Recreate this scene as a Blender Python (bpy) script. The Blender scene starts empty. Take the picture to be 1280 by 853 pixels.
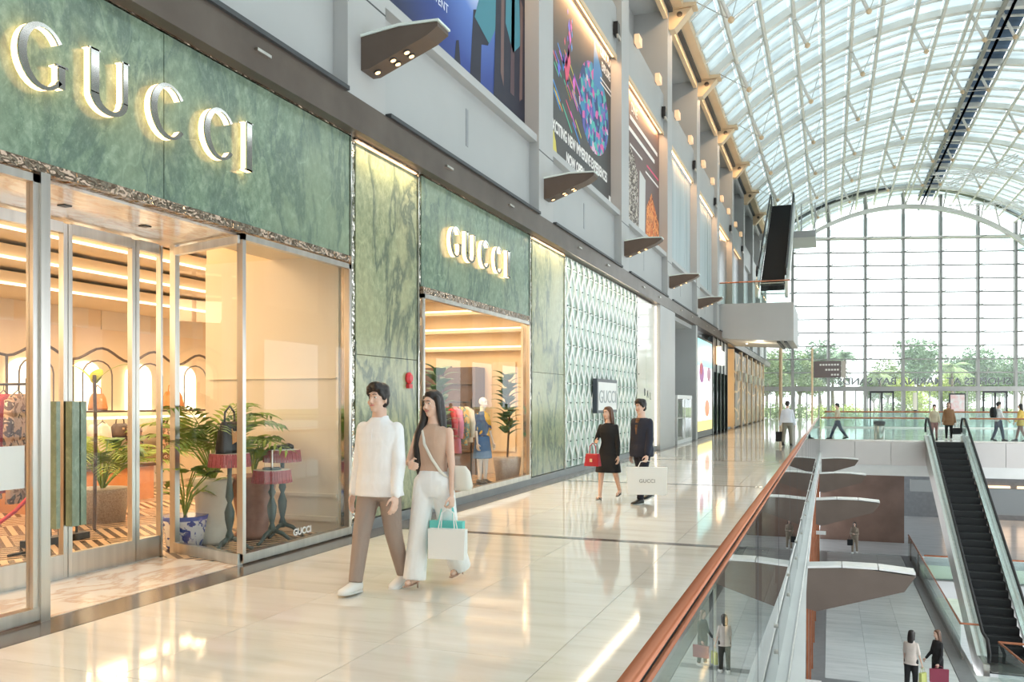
import bpy, bmesh, math, random
from mathutils import Vector, Matrix, noise
random.seed(7)
SC = bpy.context.scene
COL = SC.collection
PI = math.pi
# ---------------------------------------------------------------- camera, sky, sun, exposure
F, CAMH, HZ = 1060.0, 1.62, 502.0
TH = math.atan(397 / F); CT, ST = math.cos(TH), math.sin(TH)
cd = bpy.data.cameras.new('camera'); cam = bpy.data.objects.new('camera', cd); COL.objects.link(cam)
cam.location = (0, 0, CAMH); cam.rotation_euler = (PI / 2, 0, TH)
cd.sensor_width = 36; cd.lens = F / 1280 * 36; cd.shift_y = (HZ - 426.5) / 1280
cd.clip_start = 0.05; cd.clip_end = 600
SC.camera = cam
wd = bpy.data.worlds.new('overcast_sky'); SC.world = wd; wd.use_nodes = True
bg = wd.node_tree.nodes['Background']; bg.inputs[0].default_value = (0.90, 0.96, 1.0, 1); bg.inputs[1].default_value = 2.5
sl = bpy.data.lights.new('hazy_sun', 'SUN'); sl.energy = 4.6; sl.angle = math.radians(70); sl.color = (1, 0.97, 0.93)
so = bpy.data.objects.new('hazy_sun', sl); COL.objects.link(so); so.rotation_euler = (math.radians(-8), math.radians(38), 0)
VS = SC.view_settings
VS.view_transform = 'Standard'; VS.look = 'None'; VS.gamma = 1; VS.use_curve_mapping = False
VS.exposure = 0.48
SC.cycles.max_bounces = 12; SC.cycles.transparent_max_bounces = 32; SC.cycles.diffuse_bounces = 4
SC.cycles.glossy_bounces = 5; SC.cycles.use_denoising = True; SC.cycles.sample_clamp_indirect = 6
SC.cycles.caustics_reflective = False; SC.cycles.caustics_refractive = False

# ---------------------------------------------------------------- helpers
def Yu(u, X):                       # depth along the mall of a sight line on the wall plane x = X
    k = (u - 640) / F
    return X * (CT + k * ST) / (k * CT - ST)
WM = {}                             # world matrix of every object that is a parent
def tag(o, label=None, cat=None, group=None, kind=None):
    for k, v in (('label', label), ('category', cat), ('group', group), ('kind', kind)):
        if v: o[k] = v
    return o
def thing(name, label=None, cat=None, loc=(0, 0, 0), rz=0, group=None, kind=None):
    o = bpy.data.objects.new(name, None); COL.objects.link(o)
    o.location = loc; o.rotation_euler = (0, 0, rz); o.empty_display_size = 0.1
    WM[o] = Matrix.Translation(loc) @ Matrix.Rotation(rz, 4, 'Z')
    return tag(o, label, cat, group, kind)
def link(name, me, parent=None):
    o = bpy.data.objects.new(name, me); COL.objects.link(o)
    if parent is not None: o.parent = parent
    WM[o] = WM[parent].copy() if parent is not None else Matrix()
    return o
def kids(o): return [c for c in ALLK.get(o, [])]
def copy_tree(o, parent=None, loc=None, rz=None, mat=None):
    chs = list(o.children)
    c = o.copy(); COL.objects.link(c)
    if parent is not None: c.parent = parent
    if loc is not None: c.location = loc
    if rz is not None: c.rotation_euler = (0, 0, rz)
    if loc is not None: WM[c] = Matrix.Translation(c.location) @ Matrix.Rotation(c.rotation_euler[2], 4, 'Z')
    for ch in chs: copy_tree(ch, c)
    return c
class MB:
    def __init__(s): s.v = []; s.f = []; s.m = []; s.mi = 0
    def add(s, vs, fs):
        n = len(s.v); s.v += [Vector(p) for p in vs]
        s.f += [tuple(i + n for i in q) for q in fs]; s.m += [s.mi] * len(fs); return s
    def box(s, x0, x1, y0, y1, z0, z1):
        return s.add([(x0,y0,z0),(x1,y0,z0),(x1,y1,z0),(x0,y1,z0),(x0,y0,z1),(x1,y0,z1),(x1,y1,z1),(x0,y1,z1)],
                     [(3,2,1,0),(4,5,6,7),(0,1,5,4),(1,2,6,5),(2,3,7,6),(3,0,4,7)])
    def hexa(s, p):                 # eight points, bottom ring then top ring
        return s.add(p, [(3,2,1,0),(4,5,6,7),(0,1,5,4),(1,2,6,5),(2,3,7,6),(3,0,4,7)])
    def obox(s, c, ax, ay, az):     # centre and half axes
        c, ax, ay, az = map(Vector, (c, ax, ay, az))
        return s.hexa([c-ax-ay-az, c+ax-ay-az, c+ax+ay-az, c-ax+ay-az, c-ax-ay+az, c+ax-ay+az, c+ax+ay+az, c-ax+ay+az])
    def bar(s, a, b, w, h, up=(0,0,1)):
        a, b = Vector(a), Vector(b); d = b - a; L = d.length
        if L < 1e-6: return s
        d /= L; x = d.cross(Vector(up))
        if x.length < 1e-4: x = d.cross(Vector((1,0,0)))
        x.normalize(); z = x.cross(d)
        return s.obox((a+b)/2, x*w/2, d*L/2, z*h/2)
    def prism(s, pts, a, b, axis=0):  # polygon in the two other axes, extruded from a to b along axis
        n = len(pts)
        def P(p, t):
            q = [p[0], p[1]]; q.insert(axis, t); return q
        vs = [P(p, a) for p in pts] + [P(p, b) for p in pts]
        return s.add(vs, [tuple(range(n))[::-1], tuple(range(n, 2*n))] + [(i, (i+1)%n, n+(i+1)%n, n+i) for i in range(n)])
    def tube(s, path, r, n=8, cap=True, closed=False, sq=1.0):
        path = [Vector(p) for p in path]; m = len(path)
        rs = r if isinstance(r, (list, tuple)) else [r]*m
        rings = []; px = None
        for i, p in enumerate(path):
            a = path[(i-1) % m] if (closed or i > 0) else p
            b = path[(i+1) % m] if (closed or i < m-1) else p
            d = (b - a).normalized()
            if px is None:
                px = d.cross(Vector((0,0,1)))
                if px.length < 1e-3: px = d.cross(Vector((0,1,0)))
            px = (px - d*px.dot(d)).normalized(); py = d.cross(px)
            rings.append([p + (px*math.cos(t) + py*sq*math.sin(t))*rs[i] for t in [2*PI*k/n for k in range(n)]])
        vs = [q for R_ in rings for q in R_]; fs = []
        mm = m if closed else m-1
        for i in range(mm):
            j = (i+1) % m
            for k in range(n):
                fs.append((i*n+k, i*n+(k+1)%n, j*n+(k+1)%n, j*n+k))
        if cap and not closed: fs += [tuple(range(n))[::-1], tuple(range((m-1)*n, m*n))]
        return s.add(vs, fs)
    def lathe(s, prof, c=(0,0,0), n=16, sx=1, sy=1):
        cx, cy, cz = c; m = len(prof); vs = []; fs = []
        for r, z in prof:
            for k in range(n):
                t = 2*PI*k/n; vs.append((cx+r*sx*math.cos(t), cy+r*sy*math.sin(t), cz+z))
        for i in range(m-1):
            for k in range(n): fs.append((i*n+k, i*n+(k+1)%n, (i+1)*n+(k+1)%n, (i+1)*n+k))
        if prof[0][0] > 1e-4: fs.append(tuple(range(n))[::-1])
        if prof[-1][0] > 1e-4: fs.append(tuple(range((m-1)*n, m*n)))
        return s.add(vs, fs)
    def ball(s, c, rx, ry=None, rz=None, n=10, m=7, rot=None):
        ry = ry or rx; rz = rz or rx; vs = []; fs = []; c = Vector(c)
        for i in range(m+1):
            a = PI*i/m
            for k in range(n):
                t = 2*PI*k/n
                p = Vector((rx*math.sin(a)*math.cos(t), ry*math.sin(a)*math.sin(t), -rz*math.cos(a)))
                if rot is not None: p = rot @ p
                vs.append(c+p)
        for i in range(m):
            for k in range(n): fs.append((i*n+k, i*n+(k+1)%n, (i+1)*n+(k+1)%n, (i+1)*n+k))
        return s.add(vs, fs)
    def loft(s, rings, n=16, p=2.0):  # rings: (centre, rx, ry[, axis u, axis v])
        vs = []; fs = []
        for R_ in rings:
            c, rx, ry = Vector(R_[0]), R_[1], R_[2]
            U = Vector(R_[3]) if len(R_) > 3 else Vector((1,0,0)); V = Vector(R_[4]) if len(R_) > 4 else Vector((0,1,0))
            for k in range(n):
                t = 2*PI*k/n; a, b = math.cos(t), math.sin(t)
                a = math.copysign(abs(a)**(2/p), a); b = math.copysign(abs(b)**(2/p), b)
                vs.append(c + U*rx*a + V*ry*b)
        m = len(rings)
        for i in range(m-1):
            for k in range(n): fs.append((i*n+k, i*n+(k+1)%n, (i+1)*n+(k+1)%n, (i+1)*n+k))
        fs += [tuple(range(n))[::-1], tuple(range((m-1)*n, m*n))]
        return s.add(vs, fs)
    def mesh(s, name, mats, inv=None, smooth=False):
        me = bpy.data.meshes.new(name)
        vs = [inv @ p for p in s.v] if inv is not None else s.v
        me.from_pydata([tuple(p) for p in vs], [], s.f)
        if not isinstance(mats, (list, tuple)): mats = [mats]
        for m in mats: me.materials.append(m)
        if len(mats) > 1: me.polygons.foreach_set('material_index', s.m)
        if smooth: me.polygons.foreach_set('use_smooth', [True]*len(s.f))
        me.update(); me.validate(); return me
    def build(s, name, mats, parent=None, smooth=False, local=False, bevel=0, fix=True):
        inv = None if (local or parent is None) else WM[parent].inverted()
        me = s.mesh(name, mats, inv, smooth)
        if fix:
            bm = bmesh.new(); bm.from_mesh(me)
            if bevel: bmesh.ops.bevel(bm, geom=[e for e in bm.edges], offset=bevel, segments=2, affect='EDGES', profile=0.6)
            bmesh.ops.recalc_face_normals(bm, faces=bm.faces); bm.to_mesh(me); bm.free()
        if smooth and not all(False for _ in ()): pass
        return link(name, me, parent)
def smooth_angle(o, deg=40):
    me = o.data
    me.polygons.foreach_set('use_smooth', [True]*len(me.polygons)); me.set_sharp_from_angle(angle=math.radians(deg)); return o
def box(name, mat, x0, x1, y0, y1, z0, z1, parent=None, bevel=0):
    return MB().box(x0,x1,y0,y1,z0,z1).build(name, mat, parent, bevel=bevel)
def text(name, body, size, depth, mat, M, parent=None, align='CENTER', bold=0.0, xs=1.0):
    cu = bpy.data.curves.new(name, 'FONT'); cu.body = body; cu.size = size; cu.extrude = depth; cu.align_x = align
    cu.align_y = 'CENTER'; cu.offset = bold; cu.resolution_u = 3
    t = bpy.data.objects.new('t', cu); COL.objects.link(t)
    me = bpy.data.meshes.new_from_object(t); COL.objects.unlink(t); bpy.data.objects.remove(t)
    T = M @ Matrix.Diagonal((xs, 1, 1, 1))
    if parent is not None: T = WM[parent].inverted() @ T
    me.transform(T)
    me.materials.clear(); me.materials.append(mat)
    return link(name, me, parent)
def frame_m(o, x, y):                 # matrix with text x along x-vector and text y along y-vector
    x, y = Vector(x).normalized(), Vector(y).normalized(); z = x.cross(y)
    return Matrix(((x[0],y[0],z[0],o[0]),(x[1],y[1],z[1],o[1]),(x[2],y[2],z[2],o[2]),(0,0,0,1)))

# ---------------------------------------------------------------- materials
def nmat(name, col=(0.8,0.8,0.8), rough=0.5, metal=0.0, spec=0.5, emit=None, es=0.0):
    m = bpy.data.materials.new(name); m.use_nodes = True; b = m.node_tree.nodes['Principled BSDF']
    b.inputs['Base Color'].default_value = (*col, 1); b.inputs['Roughness'].default_value = rough
    b.inputs['Metallic'].default_value = metal; b.inputs['Specular IOR Level'].default_value = spec
    if emit: b.inputs['Emission Color'].default_value = (*emit, 1); b.inputs['Emission Strength'].default_value = es
    return m
def N(m, t, **kw):
    n = m.node_tree.nodes.new(t)
    for k, v in kw.items():
        if k.startswith('i_'):
            k2 = k[2:].replace('_', ' ')
            n.inputs[int(k2) if k2.isdigit() else k2].default_value = v
        else: setattr(n, k, v)
    return n
def L(m, a, b): m.node_tree.links.new(a, b)
def B(m): return m.node_tree.nodes['Principled BSDF']
def pos(m, scale=(1,1,1), rot=(0,0,0), kind='world', loc=(0,0,0)):
    if kind == 'world': src = N(m, 'ShaderNodeNewGeometry').outputs['Position']
    else: src = N(m, 'ShaderNodeTexCoord').outputs['Object' if kind == 'object' else 'Generated']
    mp = N(m, 'ShaderNodeMapping'); mp.inputs['Scale'].default_value = scale; mp.inputs['Rotation'].default_value = rot
    mp.inputs['Location'].default_value = loc
    L(m, src, mp.inputs[0]); return mp.outputs[0]
def ramp(m, src, stops, interp='LINEAR'):
    r = N(m, 'ShaderNodeValToRGB'); e = r.color_ramp.elements; r.color_ramp.interpolation = interp
    while len(e) < len(stops): e.new(0.5)
    for i, (p, c) in enumerate(stops):
        e[i].position = p; e[i].color = (*c, 1) if len(c) == 3 else c
    L(m, src, r.inputs[0]); return r.outputs[0]
def noisef(m, vec, scale=1, detail=5, rough=0.5, dist=0.0):
    n = N(m, 'ShaderNodeTexNoise'); n.inputs['Scale'].default_value = scale; n.inputs['Detail'].default_value = detail
    n.inputs['Roughness'].default_value = rough; n.inputs['Distortion'].default_value = dist
    L(m, vec, n.inputs['Vector']); return n.outputs['Fac']
def mixc(m, fac, a, b, mode='MIX'):
    x = N(m, 'ShaderNodeMix', data_type='RGBA', blend_type=mode)
    for s, v in ((x.inputs[0], fac), (x.inputs[6], a), (x.inputs[7], b)):
        if isinstance(v, (int, float)): s.default_value = v
        elif isinstance(v, tuple): s.default_value = (*v, 1) if len(v) == 3 else v
        else: L(m, v, s)
    return x.outputs[2]
def bump(m, src, strength=0.3, dist=0.02):
    b = N(m, 'ShaderNodeBump'); b.inputs['Strength'].default_value = strength; b.inputs['Distance'].default_value = dist
    L(m, src, b.inputs['Height']); L(m, b.outputs[0], B(m).inputs['Normal'])
def mottled(name, c1, c2, scale=3, rough=0.5, metal=0, bs=0.0, kind='object', vs=(1,1,1), detail=5):
    m = nmat(name, c1, rough, metal); f = noisef(m, pos(m, vs, kind=kind), scale, detail)
    L(m, ramp(m, f, [(0.3, c1), (0.7, c2)]), B(m).inputs['Base Color'])
    if bs: bump(m, f, bs, 0.01)
    return m
def glassmat(name, tint=(0.95,0.98,0.96), ior=1.5, boost=1.0, veil=0.0, veilc=(0.8,0.85,0.85), rough=0.0):
    m = bpy.data.materials.new(name); m.use_nodes = True; nt = m.node_tree; nt.nodes.remove(nt.nodes['Principled BSDF'])
    out = nt.nodes['Material Output']
    t = N(m, 'ShaderNodeBsdfTransparent'); t.inputs[0].default_value = (*tint, 1)
    g = N(m, 'ShaderNodeBsdfGlossy'); g.inputs['Roughness'].default_value = rough
    fr = N(m, 'ShaderNodeFresnel'); fr.inputs[0].default_value = ior
    mu = N(m, 'ShaderNodeMath', operation='MULTIPLY', use_clamp=True); mu.inputs[1].default_value = boost; L(m, fr.outputs[0], mu.inputs[0])
    geo = N(m, 'ShaderNodeNewGeometry'); inv = N(m, 'ShaderNodeMath', operation='SUBTRACT'); inv.inputs[0].default_value = 1.0; L(m, geo.outputs['Backfacing'], inv.inputs[1])
    mb2 = N(m, 'ShaderNodeMath', operation='MULTIPLY'); L(m, mu.outputs[0], mb2.inputs[0]); L(m, inv.outputs[0], mb2.inputs[1])
    mx = N(m, 'ShaderNodeMixShader'); L(m, mb2.outputs[0], mx.inputs[0]); L(m, t.outputs[0], mx.inputs[1]); L(m, g.outputs[0], mx.inputs[2])
    last = mx.outputs[0]
    if veil:
        d = N(m, 'ShaderNodeBsdfTranslucent'); d.inputs[0].default_value = (*veilc, 1)
        m2 = N(m, 'ShaderNodeMixShader'); m2.inputs[0].default_value = veil; L(m, last, m2.inputs[1]); L(m, d.outputs[0], m2.inputs[2]); last = m2.outputs[0]
    L(m, last, out.inputs[0]); return m
def emis(name, col, s):
    return nmat(name, (0.8,0.8,0.8), 0.5, emit=col, es=s)

M_wall = mottled('grey_wall_paint', (0.39,0.40,0.395), (0.42,0.43,0.425), 0.7, 0.55)
M_pier = mottled('pier_paint', (0.41,0.415,0.41), (0.44,0.445,0.44), 0.7, 0.5)
M_bronze = mottled('dark_bronze', (0.11,0.085,0.07), (0.15,0.12,0.10), 2, 0.38, 0.55)
M_fin = mottled('bronze_fin', (0.115,0.085,0.068), (0.14,0.105,0.085), 2, 0.45, 0.35)
M_steel = mottled('brushed_steel', (0.55,0.52,0.48), (0.68,0.65,0.60), 12, 0.28, 1.0, vs=(1,1,0.05))
M_chrome = nmat('polished_chrome', (0.72,0.70,0.66), 0.08, 1.0)
M_ripple = nmat('rippled_mirror_metal', (0.70,0.66,0.58), 0.08, 1.0)
bump(M_ripple, noisef(M_ripple, pos(M_ripple), 9, 2, 0.5), 0.9, 0.06)
M_white = mottled('white_paint', (0.78,0.78,0.76), (0.84,0.84,0.82), 1.5, 0.45)
M_ribw = mottled('cream_steel', (0.74,0.73,0.68), (0.80,0.79,0.75), 1.0, 0.45)
M_purl = mottled('beige_steel', (0.58,0.56,0.48), (0.66,0.64,0.57), 1.0, 0.45)
M_dark = nmat('dark_gasket', (0.05,0.055,0.06), 0.5)
M_black = nmat('black_metal', (0.02,0.02,0.022), 0.35, 0.3)
M_blackp = nmat('black_rubber', (0.012,0.012,0.014), 0.6)
M_beam = mottled('beige_with_lamp_glow', (0.70,0.51,0.31), (0.76,0.58,0.38), 1.0, 0.5)  # orange lamp glow on the gutter beam is put into this colour
M_warm = emis('warm_light_strip', (1.0,0.58,0.26), 1.8)
M_warmw = emis('warm_white_lamp', (1.0,0.80,0.52), 6.0)
M_cove = emis('cove_light', (1.0,0.80,0.55), 2.2)
M_amber = emis('amber_downlight', (1.0,0.55,0.15), 2.0)
M_copper = mottled('copper_wood_rail', (0.40,0.13,0.06), (0.52,0.20,0.10), 5, 0.22, 0.25, vs=(1,0.1,1))
M_ripdk = nmat('dark_rippled_metal', (0.26,0.20,0.15), 0.15, 1.0)
bump(M_ripdk, noisef(M_ripdk, pos(M_ripdk), 9, 2, 0.5), 0.9, 0.06)
M_sglass = glassmat('shop_glass', (0.985,0.985,0.98), 1.5, 0.75)
M_rglass = glassmat('railing_glass', (0.85,0.925,0.905), 1.55, 1.3)
M_gglass = glassmat('green_tint_glass', (0.84,0.91,0.89), 1.5, 1.2, 0.30, (0.60,0.69,0.67))
M_wglass = glassmat('end_wall_glass', (0.985,0.995,0.99), 1.45, 0.5, 0.05, (0.85,0.93,0.92))  # translucent veil puts the milky haze over the trees into the glass
M_edge = nmat('glass_edge', (0.62,0.78,0.74), 0.15)

# polished cream limestone
def stone(name, a, b, c_, sc=(0.5,3.2,1), rough=0.10):
    m = nmat(name, a, rough, 0, 0.6)
    p = pos(m, sc, kind='world')
    oi = N(m, 'ShaderNodeObjectInfo'); ad = N(m, 'ShaderNodeVectorMath', operation='ADD'); mu = N(m, 'ShaderNodeVectorMath', operation='SCALE')
    cb = N(m, 'ShaderNodeCombineXYZ'); L(m, oi.outputs['Random'], cb.inputs[0]); L(m, oi.outputs['Random'], cb.inputs[1]); L(m, cb.outputs[0], mu.inputs[0]); mu.inputs['Scale'].default_value = 17
    L(m, p, ad.inputs[0]); L(m, mu.outputs[0], ad.inputs[1])
    f = noisef(m, ad.outputs[0], 1.6, 7, 0.6, 0.4)
    col = ramp(m, f, [(0.28, c_), (0.5, a), (0.75, b)])
    rv = N(m, 'ShaderNodeMath', operation='MULTIPLY_ADD'); L(m, oi.outputs['Random'], rv.inputs[0]); rv.inputs[1].default_value = 0.10; rv.inputs[2].default_value = 0.92
    L(m, mixc(m, 1.0, col, rv.outputs[0], 'MULTIPLY'), B(m).inputs['Base Color'])
    return m
M_floor = stone('cream_limestone', (0.80,0.76,0.69), (0.85,0.82,0.77), (0.71,0.66,0.58), rough=0.06)
M_lower = stone('pale_grey_tile', (0.76,0.79,0.79), (0.84,0.86,0.86), (0.62,0.66,0.66), rough=0.2)
M_strip = mottled('bronze_floor_strip', (0.16,0.13,0.11), (0.22,0.185,0.16), 4, 0.16, 0.3, kind='world')
M_border = mottled('grey_floor_border', (0.22,0.23,0.24), (0.27,0.28,0.29), 4, 0.3, kind='world')

def marble(name, base, light, dark, yel, rough=0.16, diag=0.9, dk=0.5):
    m = nmat(name, base, rough, 0, 0.5)
    ps = pos(m, (1,1,0.45), (diag,0,0)); pf = pos(m, (1,1,0.7), (diag,0,0))
    big = noisef(m, ps, 0.7, 4, 0.55, 0.3); fine = noisef(m, pf, 11, 9, 0.72, 0.3); speck = noisef(m, pf, 42, 4, 0.7, 0.0); vein = noisef(m, ps, 0.9, 7, 0.62, 0.5)
    dk_ = tuple(x*0.72 for x in base)
    c1 = ramp(m, fine, [(0.34, dk_), (0.50, base), (0.64, light)])
    c1 = mixc(m, ramp(m, speck, [(0.60,(0,0,0)),(0.72,(0.55,)*3)]), c1, tuple(min(1,x*1.5) for x in light))
    c2 = mixc(m, ramp(m, big, [(0.42, (0,0,0)), (0.68, (0.7,)*3)]), c1, yel)
    dv = ramp(m, vein, [(0.470, (0,0,0)), (0.496, (dk,)*3), (0.502, (dk,)*3), (0.55, (0,0,0))])
    c3 = mixc(m, dv, c2, dark)
    v2 = noisef(m, ps, 1.3, 2, 0.5, 0.2)
    lv = ramp(m, v2, [(0.497, (0,0,0)), (0.50, (0.18,)*3), (0.503, (0,0,0))])
    L(m, mixc(m, lv, c3, tuple(min(1, x*1.7) for x in light)), B(m).inputs['Base Color'])
    return m
M_gmar = marble('green_marble', (0.185,0.265,0.19), (0.28,0.37,0.275), (0.07,0.11,0.105), (0.26,0.32,0.22))
M_ymar = marble('olive_green_marble', (0.27,0.31,0.19), (0.38,0.41,0.26), (0.10,0.13,0.10), (0.42,0.41,0.24), diag=0.25, dk=0.85)
M_pmar = nmat('pink_cream_marble', (0.8,0.7,0.62), 0.15)
_p = pos(M_pmar, (1,0.45,1), (0,0,0.5)); _f = noisef(M_pmar, _p, 2.6, 7, 0.6, 0.5)
L(M_pmar, ramp(M_pmar, _f, [(0.30,(0.84,0.78,0.72)), (0.46,(0.82,0.74,0.66)), (0.505,(0.66,0.48,0.36)), (0.56,(0.84,0.77,0.71)), (0.7,(0.86,0.82,0.78))]), B(M_pmar).inputs['Base Color'])

# ================================================================ SETTING: floors
PIER0, BAY = 9.1, 7.0
XF = -5.45                                        # shopfront plane
def tiles(parent, name, mat, x0, x1, nx, y0, y1, ny, ztop, th=0.03, gap=0.004):
    w, d = (x1-x0)/nx, (y1-y0)/ny
    me = MB().box(gap/2, w-gap/2, gap/2, d-gap/2, -th, 0).mesh(name, mat)
    for j in range(ny):
        for i in range(nx):
            o = bpy.data.objects.new(name, me); COL.objects.link(o); o.parent = parent; o.location = (x0+i*w, y0+j*d, ztop)
floor = MB().box(-14.5, -0.42, -6, 38.0, -0.45, -0.031).box(-14.5, 21, 38.0, 84.5, -0.45, -0.031).build('floor', M_border); tag(floor, kind='structure')
XS0, XS1 = -5.08, -0.50
yy = -4.4
# bays of slabs between the dark cross strips
for b in range(-2, 5):
    ya, yb = 9.65 + BAY*b, 9.65 + BAY*(b+1)
    tiles(floor, 'floor_tile', M_floor, XS0, XS1, 4, ya+0.075, yb-0.075, 6, 0.0)
    box('floor_strip', M_strip, XS0, XS1, yb-0.07, yb+0.07, -0.03, 0.0015, floor)
tiles(floor, 'floor_tile', M_floor, -5.08, 19, 8, 44.75, 84.0, 13, 0.0)
box('floor_edge_strip', M_strip, -5.45, -5.085, -6, 84, -0.03, 0.002, floor)
box('floor_edge_stone', M_white, -0.495, -0.425, -6, 38, -0.03, 0.0, floor)
# plaza slab in front of the far bridge edge
tiles(floor, 'floor_tile', M_floor, -0.42, 18.75, 7, 38.05, 44.65, 2, 0.0)
# lower floor
LZ = -6.0
lf = MB().box(-0.55, 3.75, 3, 46.0, LZ-0.4, LZ-0.031).box(-0.55, 21, 46.0, 84, LZ-0.4, LZ-0.031).box(3.75, 21, 3, 26.6, LZ-0.4, LZ-0.031).build('floor', M_border)
lf.name = 'lower_floor'; tag(lf, kind='structure')
w_ = 0.57; me0 = MB().box(0.003, w_*2-0.003, 0.003, 0.597, -0.03, 0).mesh('floor_tile', M_lower)
for j in range(46):
    y = 18.2 + j*0.6
    off = (j % 2)*w_
    for i in range(3):
        x = -0.12 + off*0 + i*w_*2
        o = bpy.data.objects.new('floor_tile', me0); COL.objects.link(o); o.parent = lf; o.location = (x, y, LZ)
box('floor_border', M_border, -0.5, -0.13, 3, 46, LZ-0.03, LZ, lf)
box('floor_border', M_border, 3.32, 3.74, 3, 46, LZ-0.03, LZ, lf)
box('floor_border', M_border, -0.12, 3.3, 24.5, 24.9, LZ-0.029, LZ+0.002, lf)
MB().box(-0.12, 3.3, 3, 18.2, LZ-0.03, LZ).box(-0.5, 21, 46, 84, LZ-0.03, LZ).box(3.76, 21, 3, 26.6, LZ-0.03, LZ).build('floor_paving', M_lower, lf)
# basement level seen past the escalator
bf = MB().box(3.75, 21, 3, 84, LZ-6.4, LZ-6).build('basement_floor', M_lower); tag(bf, kind='structure')
# slab edge under the corridor: fascia, and the lower shopfront below it
fas = MB().prism([(-0.42,-0.02),(-0.42,-0.5),(-0.5,-0.5),(-0.5,-0.02)], -6, 38.0, 1)
e = MB().box(-0.5,-0.42,-6,38,-0.5,-0.032).build('wall_left_slab_edge', M_white); tag(e, kind='structure')
# white cove ledge running outside the glass, a little wider near the viewer
lg = MB(); ys = [2+ i*1.0 for i in range(37)]
pts = []
for y in ys:
    xr = -0.165 if y < 6.5 else (-0.165 - 0.09*min(1,(y-6.5)/4) - 0.09*max(0,min(1,(y-10.5)/14)))
    pts.append((y, xr))
for (ya, xa), (yb, xb) in zip(pts[:-1], pts[1:]):
    lg.hexa([(-0.50,ya,-0.85),(xa-0.02,ya,-0.85),(xb-0.02,yb,-0.85),(-0.50,yb,-0.85),(-0.50,ya,-0.5),(xa,ya,-0.52),(xb,yb,-0.52),(-0.50,yb,-0.5)])
lg = lg.build('trim_1', M_white); tag(lg, kind='structure')
box('ledge_joint', M_steel, -0.30, -0.285, 4, 38, -0.505, -0.497, lg)
lw = MB().box(-0.9,-0.5,3,46,LZ,-0.86).build('lower_shop_wall', M_pier); tag(lw, kind='structure')
for i in range(14):
    y = 6 + i*2.8
    box('copper_mullion', M_copper, -0.5, -0.44, y, y+0.22, LZ, -0.9, lw)
    box('shop_pane', M_black, -0.5, -0.485, y+0.26, y+2.74, LZ+0.15, -1.4, lw)
    if i % 3 == 0: box('projecting_sign', M_white, -0.5, -0.12, y+0.05, y+0.13, LZ+3.0, LZ+3.12, lw)

# ================================================================ SETTING: left wall above the shops
wl = MB().box(-7.4,-6.95,-6,84.2,5.0,15.4).box(-7.4,-5.31,-6,84.2,15.3,15.42).box(-5.6, -5.3, -6, -5, -0.03, 15).box(-6.95, -5.6, -6, 84.2, 4.95, 5.25)
wl = wl.build('wall_left', M_wall); tag(wl, kind='structure')
NB = 11
for b in range(-2, NB):
    yc = PIER0 + BAY*b; yl, yr = yc+0.45, yc+BAY-0.45       # pier centre, then the bay after it
    MB().box(-6.95, -5.30, yc-0.45, yc+0.45, 5.25, 15.3).build('pier', M_pier, wl)
    MB().box(-5.302, -5.296, yc-0.45, yc+0.45, 6.52, 6.54).build('pier_joint', M_dark, wl)
    if yr > 84: continue
    # lower panel, sill, poster backing, header panel, recess floor
    box('wall_panel', M_wall, -5.75, -5.50, yl, yr, 5.25, 6.75, wl)
    box('wall_panel', M_wall, -5.75, -5.62, yl, yr, 6.75, 11.02, wl)
    MB().box(-5.62, -5.44, yl, yr, 11.0, 12.35).box(-6.95, -5.62, yl, yr, 12.1, 12.33).build('header_panel', M_wall, wl)
    box('window_sill', M_pier, -5.75, -5.34, yl-0.08, yr+0.08, 6.68, 6.82, wl)
    if 0 <= b < 7:
        box('light_strip', M_warm, -5.54, -5.47, yl+0.1, yr-0.1, 10.985, 11.0, wl)
        box('header_trim', M_beam, -5.46, -5.425, yl, yr, 10.93, 11.06, wl)  # orange lit look of the header is put into the trim colour
    box('soffit_beam', M_beam if b < 6 else M_pier, -5.45, -5.30, yl, yr, 15.0, 15.3, wl)  # nearer bays take the beam colour with lamp glow painted in
    box('recess_wall', M_wall, -6.6, -6.5, yl, yr, 12.33, 15.3, wl)
    box('vent_slot', M_border, -5.502, -5.494, yc+3.45, yc+3.55, 5.75, 6.35, wl)
# shadow-gap band (bronze fascia) over the shops
bd = MB().box(-5.62, -5.28, -6, 84, 4.86, 5.25).build('trim_2', M_bronze); tag(bd, kind='structure')
for b in range(-2, NB):
    yc = PIER0 + BAY*b
    box('fascia_lip', M_dark, -5.5, -5.24, yc+0.5, yc+6.5, 5.25, 5.30, bd)
    for q in (2.2, 4.8): box('sprinkler_bracket', M_steel, -5.30, -5.24, yc+q, yc+q+0.22, 5.06, 5.09, bd)
# gutter beam and its brackets
gb = MB().box(-5.15,-4.80,-6,83,15.42,15.80).build('gutter_beam', M_beam); tag(gb, kind='structure')
MB().box(-5.30,-5.15,-6,83,15.3,15.9).build('gutter_back', M_dark, gb)
for b in range(-1, NB):
    yc = PIER0 + BAY*b
    MB().prism([(-5.3,15.35),(-4.35,15.42),(-4.35,15.52),(-5.3,15.6)], yc-0.28, yc+0.28, 1).prism([(-5.3,14.7),(-5.1,14.7),(-4.5,15.36),(-5.3,15.36)], yc-0.24, yc+0.24, 1).build('bracket', M_beam, gb)
    MB().tube([(-4.92,yc-0.26,15.18),(-4.92,yc+0.26,15.18)], 0.10, 10).build('bracket_pin', M_bronze, gb)

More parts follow.
